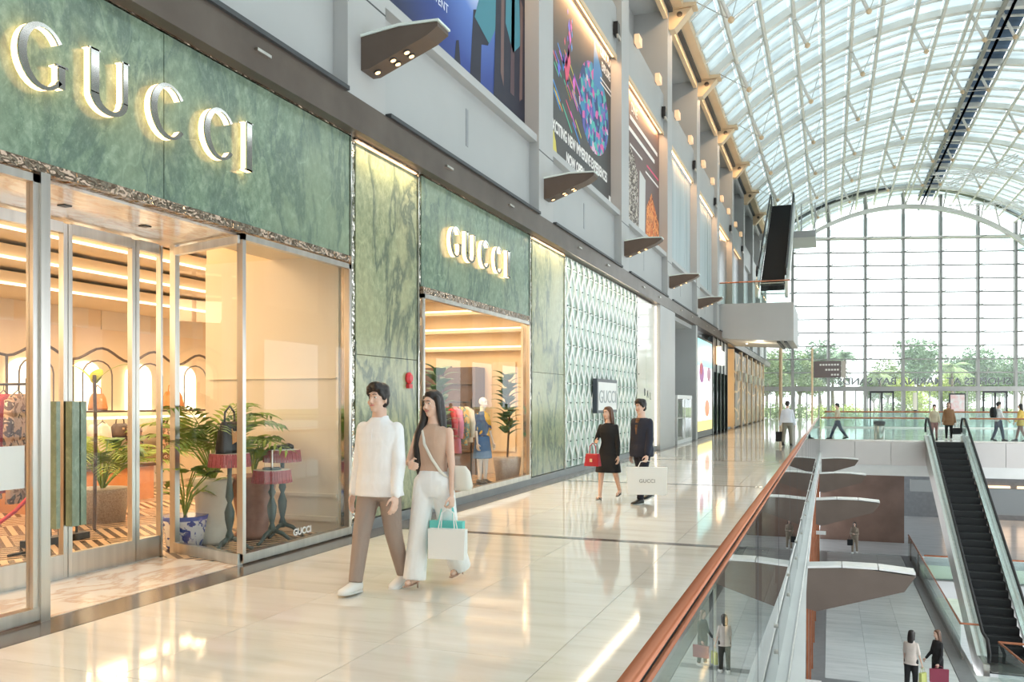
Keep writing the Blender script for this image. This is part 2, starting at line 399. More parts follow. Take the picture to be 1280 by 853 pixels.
# ================================================================ SETTING: glazed vault
CX, CZ, RR = 6.10, 3.64, 16.2
AL = math.asin((CX+4.9)/RR)                       # half opening angle
def arc(a, r=RR): return CX + r*math.sin(a), CZ + r*math.cos(a)
roof = thing('ceiling', kind='structure')
NA = 34
def rib(y, w, dep, r, mat, name):
    mb = MB(); prev = None
    for i in range(NA+1):
        a = -AL + 2*AL*i/NA; x, z = arc(a, r); x2, z2 = arc(a, r+dep)
        cur = [(x,y-w/2,z),(x,y+w/2,z),(x2,y+w/2,z2),(x2,y-w/2,z2)]
        if prev: mb.hexa(prev+cur)
        prev = cur
    return mb.mesh(name, mat)
ribme = rib(0, 0.34, 0.34, RR-0.22, M_ribw, 'main_rib'); barme = rib(0, 0.11, 0.12, RR-0.02, M_ribw, 'glazing_bar'); gkme = rib(0.12, 0.10, 0.10, RR+0.02, M_dark, 'gasket')
def put(name, me, loc, parent):
    o = bpy.data.objects.new(name, me); COL.objects.link(o); o.parent = parent; o.location = loc; return o
YR0 = PIER0 - BAY*2
for b in range(13):
    y = YR0 + BAY*b
    if y < 83: put('main_rib', ribme, (0,y,0), roof)
    for q in (1.4, 2.8, 4.2, 5.6):
        if y+q < 83:
            put('glazing_bar', barme, (0,y+q,0), roof); put('gasket', gkme, (0,y+q,0), roof)
    put('gasket', gkme, (0,y+0.16,0), roof)
PX = [-3.95,-2.76,-1.58,-0.44,0.81,2.08,3.63,4.85,6.1,7.35]
PX += [2*CX - x for x in PX[::-1] if x < 4.9]
PA = [math.asin((x-CX)/RR) for x in PX]
for i, a in enumerate(PA):
    x, z = arc(a, RR-0.42); heavy = i in (9, 10)
    MB().bar((x,-5,z),(x,82.5,z), 0.12 if not heavy else 0.18, 0.16, up=(math.sin(a),0,math.cos(a))).build('purlin', M_purl, roof)
    x2, z2 = arc(a, RR-0.2)
    if i in (8, 9, 10): MB().bar((x,-5,z-0.9),(x,82.5,z-0.9), 0.10, 0.10).build('truss_chord', M_purl, roof)
edges = [-AL] + PA + [AL]
def paneglass(name, col, tr, rough=0.2):
    m = bpy.data.materials.new(name); m.use_nodes = True; nt = m.node_tree; nt.nodes.remove(nt.nodes['Principled BSDF'])
    p = pos(m, (0.35,1.6,0.35)); f = noisef(m, p, 1.2, 4, 0.6)
    c = ramp(m, f, [(0.3, tuple(x*0.80 for x in col)), (0.7, tuple(min(1,x*1.15) for x in col))])
    t = N(m, 'ShaderNodeBsdfTransparent'); L(m, c, t.inputs[0])
    d = N(m, 'ShaderNodeBsdfTranslucent'); L(m, c, d.inputs[0])
    df = N(m, 'ShaderNodeBsdfDiffuse'); L(m, c, df.inputs[0])
    m1 = N(m, 'ShaderNodeMixShader'); m1.inputs[0].default_value = 0.35; L(m, d.outputs[0], m1.inputs[1]); L(m, df.outputs[0], m1.inputs[2])
    mx = N(m, 'ShaderNodeMixShader'); mx.inputs[0].default_value = 1-tr; L(m, t.outputs[0], mx.inputs[1]); L(m, m1.outputs[0], mx.inputs[2])
    L(m, mx.outputs[0], nt.nodes['Material Output'].inputs[0]); return m
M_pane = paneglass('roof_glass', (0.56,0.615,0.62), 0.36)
M_louv = paneglass('dark_roof_glass', (0.16,0.20,0.24), 0.35)  # darker pane colour for the louvre band
def panebox(mb, a0, a1, y0, y1, r=RR+0.06):
    (xa,za),(xb,zb) = arc(a0,r), arc(a1,r); (xc,zc),(xd,zd) = arc(a0,r+0.03), arc(a1,r+0.03)
    mb.hexa([(xa,y0,za),(xb,y0,zb),(xb,y1,zb),(xa,y1,za),(xc,y0,zc),(xd,y0,zd),(xd,y1,zd),(xc,y1,zc)])
rest = MB(); rest2 = MB(); cnt = 0
pm = {}
for b in range(13):
    for q in range(5):
        y0 = YR0 + BAY*b + 1.4*q
        if y0 > 82: continue
        for i in range(len(edges)-1):
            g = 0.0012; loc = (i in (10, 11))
            near = 27 < y0 < 62 and i < 13 and cnt < 290
            if near:
                if (i, loc) not in pm:
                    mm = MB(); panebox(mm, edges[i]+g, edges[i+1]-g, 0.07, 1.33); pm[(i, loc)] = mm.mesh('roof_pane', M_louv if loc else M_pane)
                put('roof_pane', pm[(i, loc)], (0,y0,0), roof); cnt += 1
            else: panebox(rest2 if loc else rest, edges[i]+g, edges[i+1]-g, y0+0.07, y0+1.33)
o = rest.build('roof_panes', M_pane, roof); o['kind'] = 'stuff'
o = rest2.build('dark_roof_panes', M_louv, roof); o['kind'] = 'stuff'
# louvre blades over the dark band
lv = MB()
for y in [30 + 0.35*i for i in range(150)]:
    (xa,za),(xb,zb) = arc(edges[10]+0.01,RR+0.18), arc(edges[12]-0.01,RR+0.18)
    lv.hexa([(xa,y,za),(xb,y,zb),(xb,y+0.12,zb),(xa,y+0.12,za),(xa,y,za+0.03),(xb,y,zb+0.03),(xb,y+0.12,zb+0.03),(xa,y+0.12,za+0.03)])
o = lv.build('roof_louvres', M_dark, roof); o['kind'] = 'stuff'
# struts and cable ties under the main ribs
sm = MB().tube([(0,0,0),(0.55,0,-1.25)], 0.075, 8).mesh('strut', M_ribw, smooth=True); sk = MB().ball((0.58,0,-1.30), 0.12,n=8,m=5).mesh('strut_foot', M_beam, smooth=True)
for b in range(5, 12):
    y = YR0 + BAY*b
    for i in (0, 2, 4, 6, 8, 10, 12):
        x, z = arc(PA[i], RR-0.3)
        st = put('strut', sm, (x,y,z), roof); put('strut_foot', sk, (0,0,0), st)
    nodes = [(arc(PA[i], RR-0.3)[0]+0.58, y, arc(PA[i], RR-0.3)[1]-1.3) for i in (0, 2, 4, 6, 8, 10, 12)]
    mb = MB(); mb.tube([(-4.5,y,15.7)]+nodes, 0.018, 5)
    for i, nd in zip((0,2,4,6,8,10,12), nodes):
        x, z = arc(PA[min(i+1,12)], RR-0.3); mb.tube([nd,(x,y,z)], 0.015, 4)
    mb.build('cable_ties', M_steel, roof)
# lighting truss hung near the end wall
def truss(p0, p1, sz, label):
    p0, p1 = Vector(p0), Vector(p1); d = (p1-p0); Ln = d.length; d.normalize()
    up = Vector((0,0,1)); sd = d.cross(up).normalized()
    t = thing('lighting_truss', label, 'truss', tuple(p0))
    ch = [(-sd*sz/2), (sd*sz/2), up*(-sz*0.8)]
    for c_ in ch: MB().tube([p0+c_, p1+c_], 0.035, 6).build('chord', M_white, t)
    mb = MB(); n = int(Ln/sz)
    for i in range(n):
        a, b_ = p0+d*(i*Ln/n), p0+d*((i+1)*Ln/n)
        for c1, c2 in ((ch[0],ch[1]),(ch[1],ch[2]),(ch[2],ch[0])): mb.tube([a+c1, b_+c2], 0.018, 4)
    mb.build('lacing', M_white, t); return t
truss((6.4,62,16.6),(13,64,16.9),0.5,'white lattice truss hanging just under the vault, upper of the two level ones')
truss((8.2,70.5,16.2),(14.5,72.3,16.4),0.5,'lower level white lattice truss, hanging before the arched end window')
truss((7.6,66,16.7),(11.6,64,17.9),0.45,'white lattice truss rising steeply between the two level trusses')
# ================================================================ END WALL (turned a little off square)
P0 = Vector((-5.35,76.9,0)); D0 = Vector((0.961,0.2765,0)).normalized(); N0 = Vector((-D0.y, D0.x, 0))   # N0 points outside
def W(s, z, o=0.0): return P0 + D0*s + N0*o + Vector((0,0,z))
ew = thing('wall_back', kind='structure', loc=tuple(P0))
def wbox(name, mat, s0, s1, z0, z1, o0, o1, parent=None, bevel=0):
    return MB().hexa([W(s0,z0,o0),W(s1,z0,o0),W(s1,z0,o1),W(s0,z0,o1),W(s0,z1,o0),W(s1,z1,o0),W(s1,z1,o1),W(s0,z1,o1)]).build(name, mat, parent, bevel=bevel)
SS = [-0.7, 2.38, 5.41, 8.5, 11.65, 14.75, 17.83, 20.91, 24.0]
ZR = [4.1+1.15*i for i in range(11)]
def gable(s, r):                                    # height of the vault over the end wall at s
    x = (P0 + D0*s).x; q = r*r-(x-CX)**2; return CZ + math.sqrt(max(q, 0))
M_mull = mottled('grey_mullion', (0.30,0.30,0.29), (0.36,0.36,0.35), 1, 0.4, 0.2)
for i, s in enumerate(SS):
    zt = gable(s, RR-0.3) if i else 15.5
    wbox('mullion', M_mull, s-0.10, s+0.10, 0, zt, -0.35, 0.0, ew)
for z in ZR:
    wbox('transom', M_mull, -0.9, 24.2, z-0.05, z+0.05, -0.12, 0.0, ew)
for i in range(len(SS)-1):
    for j in range(len(ZR)-1):
        wbox('window_pane', M_wglass, SS[i]+0.08, SS[i+1]-0.08, ZR[j]+0.04, ZR[j+1]-0.04, -0.03, -0.01, ew)
    wbox('window_pane', M_wglass, SS[i]+0.08, SS[i+1]-0.08, 2.95, 4.06, -0.03, -0.01, ew)
# little stay brackets at each crossing
bm_ = MB()
for s in SS[1:]:
    for z in ZR[1:]:
        bm_.bar(W(s,z,-0.3), W(s+0.42,z+0.07,-0.9), 0.06, 0.06)
o = bm_.build('glazing_stays', M_mull, ew); o['kind'] = 'stuff'
# canopy band and the arches over it
M_fan = glassmat('fanlight_glass',(0.74,0.82,0.81),1.5,0.8,0.3,(0.42,0.50,0.49))
wbox('canopy_beam', M_ribw, -0.5, 24.2, 15.6, 15.75, -0.5, 0.1, ew)
for i in range(1, len(SS)-1):
    a, b_ = SS[i]+0.1, SS[i+1]-0.1
    MB().hexa([W(a,15.8,0),W(b_,15.8,0),W(b_,16.0,2.4),W(a,16.0,2.4),W(a,15.83,0),W(b_,15.83,0),W(b_,16.03,2.4),W(a,16.03,2.4)]).build('canopy_pane', M_gglass, ew)
    z0 = [min(gable(t, RR-1.95), 18.1) for t in (a, b_)]
    MB().hexa([W(a,16.0,0.4),W(b_,16.0,0.4),W(b_,16.0,0.43),W(a,16.0,0.43),W(a,z0[0],0.4),W(b_,z0[1],0.4),W(b_,z0[1],0.43),W(a,z0[0],0.43)]).build('fanlight_pane', M_fan, ew)
def archbar(r, dep, wid, o0, mat, name):
    mb = MB(); prev = None
    for i in range(41):
        s = 1.9 + 22.3*i/40; z = gable(s, r)
        cur = [W(s,z,o0),W(s,z,o0+wid),W(s,z+dep,o0+wid),W(s,z+dep,o0)]
        if prev: mb.hexa(prev+cur)
        prev = cur
    return mb.build(name, mat, ew)
archbar(RR-1.75, 0.36, 0.4, -0.7, M_ribw, 'arch_chord')
archbar(RR-0.05, 0.40, 0.6, -0.9, M_dark, 'arch_rim'); archbar(RR+0.25, 0.5, 0.4, -1.6, M_ribw, 'arch_outer')
for i in range(15):
    s = 2.4 + i*1.55; ds = (0.5 if i % 2 else -0.25)*(1 if i < 8 else -1)
    MB().tube([W(s,gable(s,RR-1.5),-0.6), W(s+ds,gable(s+ds,RR),-0.7)], 0.07, 6).build('arch_strut', M_ribw, ew)
# door head beam, doors and side lights
wbox('door_head', M_mull, -0.9, 24.2, 2.5, 2.9, -0.4, 0.1, ew)
s = -0.5
while s < 23.5:
    wbox('door_post', M_mull, s-0.035, s+0.035, 0, 2.5, -0.1, 0.0, ew)
    wbox('side_light', M_wglass, s+0.05, s+1.0, 0.05, 2.48, -0.05, -0.03, ew); s += 1.03
def enddoor(s0, n, lab):
    d = thing('door', lab, 'door', tuple(W(s0, 0, -0.3)))
    wbox('door_frame', M_black, s0, s0+2.0, 2.35, 2.5, -0.35, -0.2, d)
    for q in (0, 0.95, 1.9): wbox('door_frame', M_black, s0+q, s0+q+0.1, 0, 2.35, -0.35, -0.2, d)
    for q in (0.1, 1.05): 
        lf_ = wbox('door_leaf', M_wglass, s0+q, s0+q+0.85, 0.03, 2.33, -0.29, -0.26, d)
        wbox('door_handle', M_steel, s0+(0.86 if q < 0.5 else 1.08), s0+(0.90 if q < 0.5 else 1.12), 0.8, 1.5, -0.36, -0.33, lf_)
enddoor(8.85, 0, 'black-framed double glass door in the end wall, left of the escalator head')
enddoor(18.2, 0, 'black-framed double glass door in the end wall, at the far right')
# exterior letters, read from outside
tx = text('letters', 'SHOPPES AT MARINA BAY SANDS', 0.86, 0.05, M_black, frame_m(W(13.6,3.34,0.5), -D0, (0,0,1)), None, bold=0.012, xs=1.12)
tx.name = 'sign_lettering'; tag(tx, 'black capital letters of the mall sign seen from behind through the end window', 'sign')
# door_head board posters
def framed(s, z0, z1, w, lab, c):
    t = thing('poster_stand', lab, 'sign', tuple(W(s, 0, -1.2)))
    wbox('frame', M_black, s-w/2, s+w/2, z0, z1, -1.25, -1.15, t)
    m = mottled('poster_print', c, (0.75,0.45,0.45), 3, 0.4)
    wbox('poster', m, s-w/2+0.1, s+w/2-0.1, z0+0.1, z1-0.12, -1.27, -1.25, t)
framed(15.7, 0.0, 2.3, 1.35, 'black-framed display board standing behind the two women at the escalator head', (0.75,0.82,0.82))
t = thing('pylon_lamp', 'slim cream pylon standing on a black base inside the end wall', 'lamp', tuple(W(11.95, 0, -2)))
wbox('base', M_black, 11.85, 12.05, 0, 0.9, -2.1, -1.9, t); wbox('shade', nmat('cream_shade', (0.85,0.8,0.68), 0.4), 11.82, 12.08, 0.9, 2.35, -2.1, -1.9, t)
# hanging direction board on its pole
t = thing('direction_sign', 'dark direction board on a tall cream pole beside the corridor railing', 'sign', (-0.95,47,0))
MB().tube([(-0.85,47,0),(-0.85,47,4.4)], 0.05, 10).build('pole', M_beam, t)
MB().box(-0.78,0.55,46.96,47.04,2.85,3.72).build('board', nmat('sign_brown', (0.16,0.13,0.13), 0.4), t)
MB().box(0.56,0.80,46.96,47.04,2.85,3.72).build('end_panel', nmat('sign_grey', (0.5,0.46,0.42), 0.4), t)
for k, z in enumerate((3.52, 3.26, 3.0)):
    for q in range(7 - k*2): MB().box(0.45-0.14*q-0.1, 0.45-0.14*q, 46.93, 46.958, z-0.045, z+0.045).build('lettering', M_white, t)
# far left of the end wall: return of the shops
# ---------------------------------------------------------------- outside
M_ground = mottled('lawn', (0.22,0.30,0.12), (0.32,0.38,0.18), 1.5, 0.9, kind='world')
g = MB().box(-70, 110, 85.5, 260, -0.6, -0.25).build('lawn', M_ground); tag(g, kind='structure')
g = MB().hexa([W(-6,-0.5,0.15),W(30,-0.5,0.15),W(30,-0.5,9),W(-6,-0.5,9),W(-6,-0.06,0.15),W(30,-0.06,0.15),W(30,-0.06,9),W(-6,-0.06,9)]).build('terrace', M_white); tag(g, kind='structure')
def leafmat(name, a, b):
    m = nmat(name, a, 0.6); f = noisef(m, pos(m), 1.2, 4)
    L(m, ramp(m, f, [(0.35, a), (0.65, b)]), B(m).inputs['Base Color']); return m
M_lf = [leafmat('leaf_a', (0.14,0.22,0.08), (0.28,0.36,0.15)), leafmat('leaf_b', (0.10,0.18,0.10), (0.20,0.30,0.17)), leafmat('leaf_c', (0.32,0.42,0.08), (0.52,0.60,0.15))]
M_bark = mottled('bark', (0.16,0.12,0.09), (0.25,0.20,0.15), 6, 0.9)
def leafcloud(mb, c, rx, rz, n, sz):
    c = Vector(c)
    for _ in range(n):
        while True:
            p = Vector((random.uniform(-1,1), random.uniform(-1,1), random.uniform(-1,1)))
            if 0.35 < p.length < 1: break
        q = c + Vector((p.x*rx, p.y*rx, p.z*rz))
        a = Vector((random.gauss(0,1), random.gauss(0,1), random.gauss(0,0.6))).normalized(); b_ = a.cross(Vector((random.gauss(0,1),random.gauss(0,1),random.gauss(0,1)))).normalized()
        s_ = sz*random.uniform(0.6,1.3)
        mb.add([q-a*s_, q+b_*s_*0.45, q+a*s_, q-b_*s_*0.45], [(0,1,2,3)])
trees = []
for v in range(3):
    mb = MB(); H_ = 7.2
    for k in range(11):
        t_ = random.uniform(0,2*PI); r_ = random.uniform(0.3,1.9)
        leafcloud(mb, (r_*math.cos(t_), r_*math.sin(t_), 3.2+random.uniform(0,3.2)), 1.35, 1.0, 420, 0.16)
    cr = mb.mesh('crown', M_lf[v]); tb = MB().tube([(0,0,-0.3),(0.1,0,1.5),(0,0.1,3.6)], [0.22,0.17,0.1], 8)
    for k in range(4):
        t_ = k*1.6; tb.tube([(0,0.05,2.4),(0.8*math.cos(t_),0.8*math.sin(t_),3.8),(1.4*math.cos(t_),1.4*math.sin(t_),5.0)], [0.09,0.06,0.03], 6)
    trees.append((cr, tb.mesh('trunk', M_bark, smooth=True)))
def palm_mesh(h, v):
    mb = MB()
    for k in range(16):
        t_ = 2*PI*k/16+random.uniform(-.2,.2); el = random.uniform(-0.1,1.0); Ln = 2.0; pv = None
        for j in range(9):
            u_ = j/8; x = Ln*u_*math.cos(el*(1-u_*0.6)); z = h + Ln*u_*math.sin(el) - 1.5*u_*u_
            p = Vector((x*math.cos(t_), x*math.sin(t_), z))
            if pv is not None:
                d = (p-pv).normalized(); sd = d.cross(Vector((0,0,1))).normalized(); w_ = 0.62*math.sin(PI*min(1,u_+0.08))+0.05
                for sg in (-1,1):
                    for q in (0.0,0.5):
                        a = pv.lerp(p,q); mb.add([a, a+d*0.12, a+sd*sg*w_+d*0.35-Vector((0,0,w_*0.5))], [(0,1,2)])
            pv = p
    return mb.mesh('fronds', M_lf[v]), MB().tube([(0,0,-0.3),(0.08,0,h*0.5),(0,0,h)], [0.17,0.12,0.11], 8).mesh('trunk', M_bark, smooth=True)
palms = [palm_mesh(6.2,1), palm_mesh(5.0,0)]
TS = [(958,86,0,1.0,'broad green tree standing outside, leftmost behind the end window'),(972,90,1,1.05,'dusky green tree outside, second from the left behind the end window'),
(1000,94,0,1.05,'tree outside just behind the hanging direction board'),(1024,96,1,1.22,'tall tree outside above the direction board'),(1092,101,1,0.72,'low tree outside between two palms'),
(1110,92,0,0.92,'tree outside directly above the double door by the escalator'),(1150,100,1,1.32,'tallest tree outside, above the escalator head'),(1178,94,2,0.85,'bright yellow-green tree outside above the escalator head'),
(1133,88,2,0.70,'small bright yellow-green tree outside just right of the palm'),(1196,104,1,1.05,'hazy tree outside right of the tallest tree'),(1222,98,1,1.15,'broad dark tree outside near the right edge'),(1248,100,0,1.0,'tree outside sloping down towards the gap at the right'),
(1278,92,1,1.0,'tree outside cut by the right edge of the view'),(1210,90,0,0.75,'lower tree outside in front of the broad dark one')]
def ug(u, dep): r = (u-640)/F*dep; return (r*CT-dep*ST, r*ST+dep*CT)
for u, dep, v, sc, lab in TS:
    x, y = ug(u, dep); t = thing('tree', lab, 'tree', (x,y,-0.3), random.uniform(0,6), 'trees outside the end window'); t.scale = (sc,)*3
    link('crown', trees[v][0], t); link('trunk', trees[v][1], t)
for u, dep, v, sc, lab in [(1056,90,0,1.08,'palm outside with a spiky crown, right of the direction board'),(1042,95,0,1.12,'palm outside standing behind the spiky one'),(1100,88,1,0.95,'shorter palm outside framed in the middle bay of the end window'),(1190,88,1,1.1,'palm outside in front of the hazy trees')]:
    x, y = ug(u, dep); t = thing('palm_tree', lab, 'palm', (x,y,-0.3), 0.3*dep, 'palms outside the end window'); t.scale = (sc,)*3
    link('fronds', palms[v][0], t); link('trunk', palms[v][1], t)
# hedges
for k, (u0, u1, dep, h_) in enumerate([(955,1012,84,1.5),(1018,1072,85,1.3),(1100,1135,86,1.5),(1140,1160,85,2.4),(1188,1210,88,1.9),(1215,1262,90,1.0)]):
    mb = MB(); 
    for q in range(5):
        x, y = ug(u0+(u1-u0)*(q+.5)/5, dep); leafcloud(mb, (x,y,h_*0.45), 0.9, h_*0.6, 300, 0.13)
    tag(mb.build('hedge', M_lf[2 if k in (1,3) else 0]), ['clipped hedge outside at the far left of the end doors','yellow-green hedge outside left of the double door','round hedge outside beside the double door','tall yellow-green shrub outside between door posts','dark round shrub outside behind the display board','low hedge outside behind the right-hand door'][k], 'hedge', 'hedges outside the end doors')

# ================================================================ BRIDGE EDGE, PLAZA RAILING
def slope_y(x): return 38.0 + 0.0*x
be = MB().box(-0.42, 3.72, 37.85, 38.0, -1.0, -0.032).box(5.0,21,37.85,38.0,-1.0,-0.032).build('wall_front_bridge_edge', M_white); tag(be, kind='structure')
M_fasc = mottled('pale_pink_fascia', (0.66,0.62,0.60), (0.72,0.68,0.66), 0.6, 0.4)
x = -0.40
while x < 18:
    x1 = min(x+1.37, 18)
    if not (x1 > 3.75 and x < 4.95): box('fascia_panel', M_fasc, x+0.01, x1-0.01, 37.80, 37.85, -0.98, -0.03, be)
    x = x1
box('soffit_slope', M_white, -0.42, 18, 37.9, 39.4, -1.42, -1.0, be)
def glass_run(name, lab, p, q, n, z0, z1, rail_mat, gm=M_rglass, rail_h=1.0, off=(0,0), posts=False, cat='railing', struct=False, rr=0.03, base=None):
    p, q = Vector((*p,0)), Vector((*q,0)); d = (q-p); Ln = d.length; d.normalize(); sd = Vector((-d.y,d.x,0))
    t = thing(name, lab, cat, (p.x,p.y,base if base is not None else z0))
    dz = base or 0
    for i in range(n):
        a, b_ = p+d*(Ln*i/n+0.006), p+d*(Ln*(i+1)/n-0.006)
        zz = Vector((0,0,(z0+z1)/2)); c = (a+b_)/2+zz
        MB().obox(c, (b_-a)/2, sd*0.008, Vector((0,0,(z1-z0)/2))).build('glass_panel', gm, t)
    return t, p, q, d, sd, Ln
t, p, q, d, sd, Ln = glass_run('glass_railing', 'glass railing with a copper handrail along the far bridge edge, left of the escalator', (-0.35,37.92), (3.6,37.92), 3, -0.03, 0.93, M_copper)
MB().tube([(-0.35,37.95,0.93),(3.6,37.95,0.93)], 0.035, 10).build('handrail', M_copper, t)
MB().box(-0.35,3.6,37.90,37.94,-0.03,0.04).build('shoe', M_steel, t)
t, p, q, d, sd, Ln = glass_run('glass_railing', 'glass railing with a copper handrail along the far bridge edge, right of the escalator', (5.2,37.92), (16.5,37.92), 8, -0.03, 0.93, M_copper)
MB().tube([(5.2,37.95,0.93),(16.5,37.95,0.93)], 0.035, 10).build('handrail', M_copper, t)
MB().box(5.2,16.5,37.90,37.94,-0.03,0.04).build('shoe', M_steel, t)
t, p, q, d, sd, Ln = glass_run('glass_railing', 'second glass railing farther back, across the plaza behind the walkers', (-0.3,56), (17,58.5), 12, 0.0, 0.95, M_copper, gm=M_gglass)
MB().tube([(-0.3,56,0.98),(17,58.5,0.98)], 0.045, 8).build('handrail', M_copper, t)
MB().bar((-0.3,56,0.03),(17,58.5,0.03), 0.06, 0.08).build('shoe', M_steel, t)
# bin
t = thing('litter_bin', 'round steel litter bin with black top behind the bridge railing', 'bin', (1.95,38.6,0))
MB().lathe([(0.19,0.0),(0.20,0.03),(0.20,0.66)], (1.95,38.6,0), 20).build('body', M_steel, t, smooth=True)
MB().lathe([(0.23,0.66),(0.24,0.70),(0.24,0.78),(0.15,0.82)], (1.95,38.6,0), 20).build('lid', M_black, t)

# ================================================================ CORRIDOR RAILING
cr = thing('glass_railing', 'long glass railing with reddish handrail along the corridor edge in front', 'railing', (-0.39,2,0))
n = 0; y = 1.0; XG = -0.39
JY = [1.0, 3.05, 5.05, 7.15, 9.2, 11.3, 13.4, 15.5, 17.6, 19.7, 21.8, 23.9, 26, 28.1, 30.2, 32.3, 34.4, 36.5, 37.8]
for a, b_ in zip(JY[:-1], JY[1:]):
    gp = MB().box(XG-0.006, XG+0.006, a+0.008, b_-0.008, -0.5, 0.965).build('glass_panel', M_rglass, cr)
    MB().box(XG-0.007, XG+0.007, b_-0.012, b_-0.006, -0.5, 0.965).build('panel_edge', M_dark, gp)
    for yy in (b_-0.35,):
        for z in (-0.10, -0.30):
            MB().tube([(XG-0.03,yy,z),(XG+0.022,yy,z)], 0.018, 10).build('glass_bolt', M_steel, cr)
MB().box(XG-0.010, XG+0.010, 1.0, 37.8, 0.965, 0.98).build('glass_cap', M_chrome, cr)
MB().tube([(XG-0.024,1.0,1.004),(XG-0.024,37.85,1.004)], 0.020, 14).build('handrail', M_copper, cr, smooth=True)
MB().box(XG-0.034, XG-0.014, 1.0, 37.8, 0.955, 0.985).build('rail_plate', M_dark, cr)
y = 1.6
while y < 37.5:
    MB().bar((XG-0.045,y,-0.02),(XG-0.045,y,0.96), 0.035, 0.012, up=(0,1,0)).build('post', M_bronze, cr)
    y += 2.1

# wing lamps below the ledge and the wall lamps: same bronze fin
def fin(name, lab, x0, y, z, ln, cat, grp, up=True):
    t = thing(name, lab, cat, (x0, y, z), group=grp)
    h0, h1, w = 0.40, 0.08, 0.30
    prof = [(0,-h0),(0.10,-h0),(ln*0.86,-h1-0.03),(ln,-0.02),(ln,0.03),(ln*0.5,0.05),(0,0.0)]
    mb = MB().prism(prof, -w/2, w/2, 1); b_ = mb.build('fin_body', M_fin, t, local=True)
    MB().prism([(0,0.0),(ln*0.5,0.052),(ln+0.02,0.035),(ln+0.02,0.06),(ln*0.5,0.085),(0,0.03)], -w/2-0.015, w/2+0.015, 1).build('top_plate', M_gtop, t, local=True)
    sl_ = (-(h1+0.03)+h0)/(ln*0.86-0.10)
    for i, (fx, fy) in enumerate(((0.14,0),(0.38,-0.06),(0.38,0.06),(0.56,-0.06),(0.56,0.06))):
        fx *= ln; zz = -h0 + max(0,(fx-0.10))*sl_ - 0.002
        ring = MB(); d = Vector((1,0,sl_)).normalized(); nn = Vector((d.z,0,-d.x))
        ctr = Vector((fx,fy,zz)); ring.tube([ctr+nn*0.0, ctr+nn*0.012], 0.048, 14)
        r_ = ring.build('downlight', M_dark, t, local=True)
        l2 = MB(); l2.tube([ctr+nn*0.012, ctr+nn*0.014], 0.034, 12); l2.build('bulb', M_amber, r_, local=True)
    return t
M_gtop = nmat('frosted_top', (0.72,0.80,0.76), 0.3)
proto = fin('wall_lamp', 'bronze fin wall lamp nearest the viewer, over the joint of the large sign panel', -5.30, PIER0, 6.02, 1.02, 'lamp', 'bronze fin lamps on the wall piers')
labs = ['second nearest bronze fin wall lamp, left of the collage poster','third bronze fin wall lamp, over the white lattice screen','fourth bronze fin wall lamp, over the grey recess','fifth bronze fin wall lamp, just left of the balcony']
for k, lb in enumerate(labs):
    c_ = copy_tree(proto, None, (-5.30, PIER0+BAY*(k+1), 6.03), 0); c_['label'] = lb
    WM[c_] = Matrix.Translation(c_.location)
for k in range(5):
    yc = PIER0+BAY*k
    sp = bpy.data.lights.new('wall_lamp_light', 'SPOT'); sp.energy = 160; sp.color = (1,0.72,0.42); sp.spot_size = math.radians(38); sp.spot_blend = 0.6; sp.shadow_soft_size = 0.05
    so_ = bpy.data.objects.new('wall_lamp_light', sp); COL.objects.link(so_); so_.location = (-5.12, yc, 5.50); so_.rotation_euler = (0, math.radians(-6), 0)
for k, (y, lb) in enumerate(zip((11.7, 19.7, 26.8, 33.8), ('nearest bronze fin lamp jutting from the white ledge over the lower hall','second bronze fin lamp along the white ledge','third bronze fin lamp along the white ledge','farthest bronze fin lamp on the ledge, by the bridge'))):
    t = thing('ledge_lamp', lb, 'lamp', (-0.28,y,-0.53), group='bronze fin lamps on the ledge')
    ln = 1.28; w = 0.26
    MB().prism([(0,-0.52),(0.12,-0.55),(0.9,-0.30),(1.15,-0.22),(ln,-0.02),(ln*0.5,0.04),(0,0)], -w/2, w/2, 1).build('fin_body', M_fin, t, local=True)
    for q in range(3):
        a, b_ = ln*q/3+0.006, ln*(q+1)/3-0.006; f_ = lambda x: 0.04*math.sin(PI*min(1,x/ln))+0.002
        MB().prism([(a,f_(a)),(b_,f_(b_)),(b_,f_(b_)+0.03),(a,f_(a)+0.03)], -w/2-0.02, w/2+0.02, 1).build('top_plate', M_white, t, local=True)

# ================================================================ LOWER LEVEL RAIL, ESCALATOR, FAR LOWER THINGS
t, p, q, d, sd, Ln = glass_run('glass_railing', 'glass railing with copper handrail edging the lower walkway towards the escalator foot', (3.62,28.1), (3.62,45.8), 10, LZ, LZ+1.0, M_copper, base=LZ)
MB().tube([(3.62,28.1,LZ+1.06),(3.62,45.8,LZ+1.06)], 0.032, 8).tube([(3.62,28.1,LZ+1.06),(4.15,28.1,LZ+1.06)], 0.032, 8).build('handrail', M_copper, t)
MB().box(3.66,3.70,28.1,45.8,LZ+0.0,LZ+0.10).build('shoe', M_steel, t)
for y in (40.8, 44.5): MB().box(3.6,3.68,y,y+0.2,LZ,LZ+0.95).build('post', M_bronze, t)
t, p, q, d, sd, Ln = glass_run('glass_railing', 'short glass railing panel in front of the escalator foot on the lower floor', (4.35,26.5), (4.9,22.5), 2, LZ, LZ+0.95, M_copper, base=LZ)
MB().tube([(6.6,26.5,LZ+1.0),(4.35,26.5,LZ+1.0),(4.9,22.5,LZ+1.0)], 0.032, 8).build('handrail', M_copper, t)
t = thing('post_sign', 'slim bronze marker post standing before the escalator foot', 'post', (4.95,25.8,LZ))
MB().box(4.87,5.03,25.75,25.85,LZ,LZ+1.5).build('post', M_bronze, t)
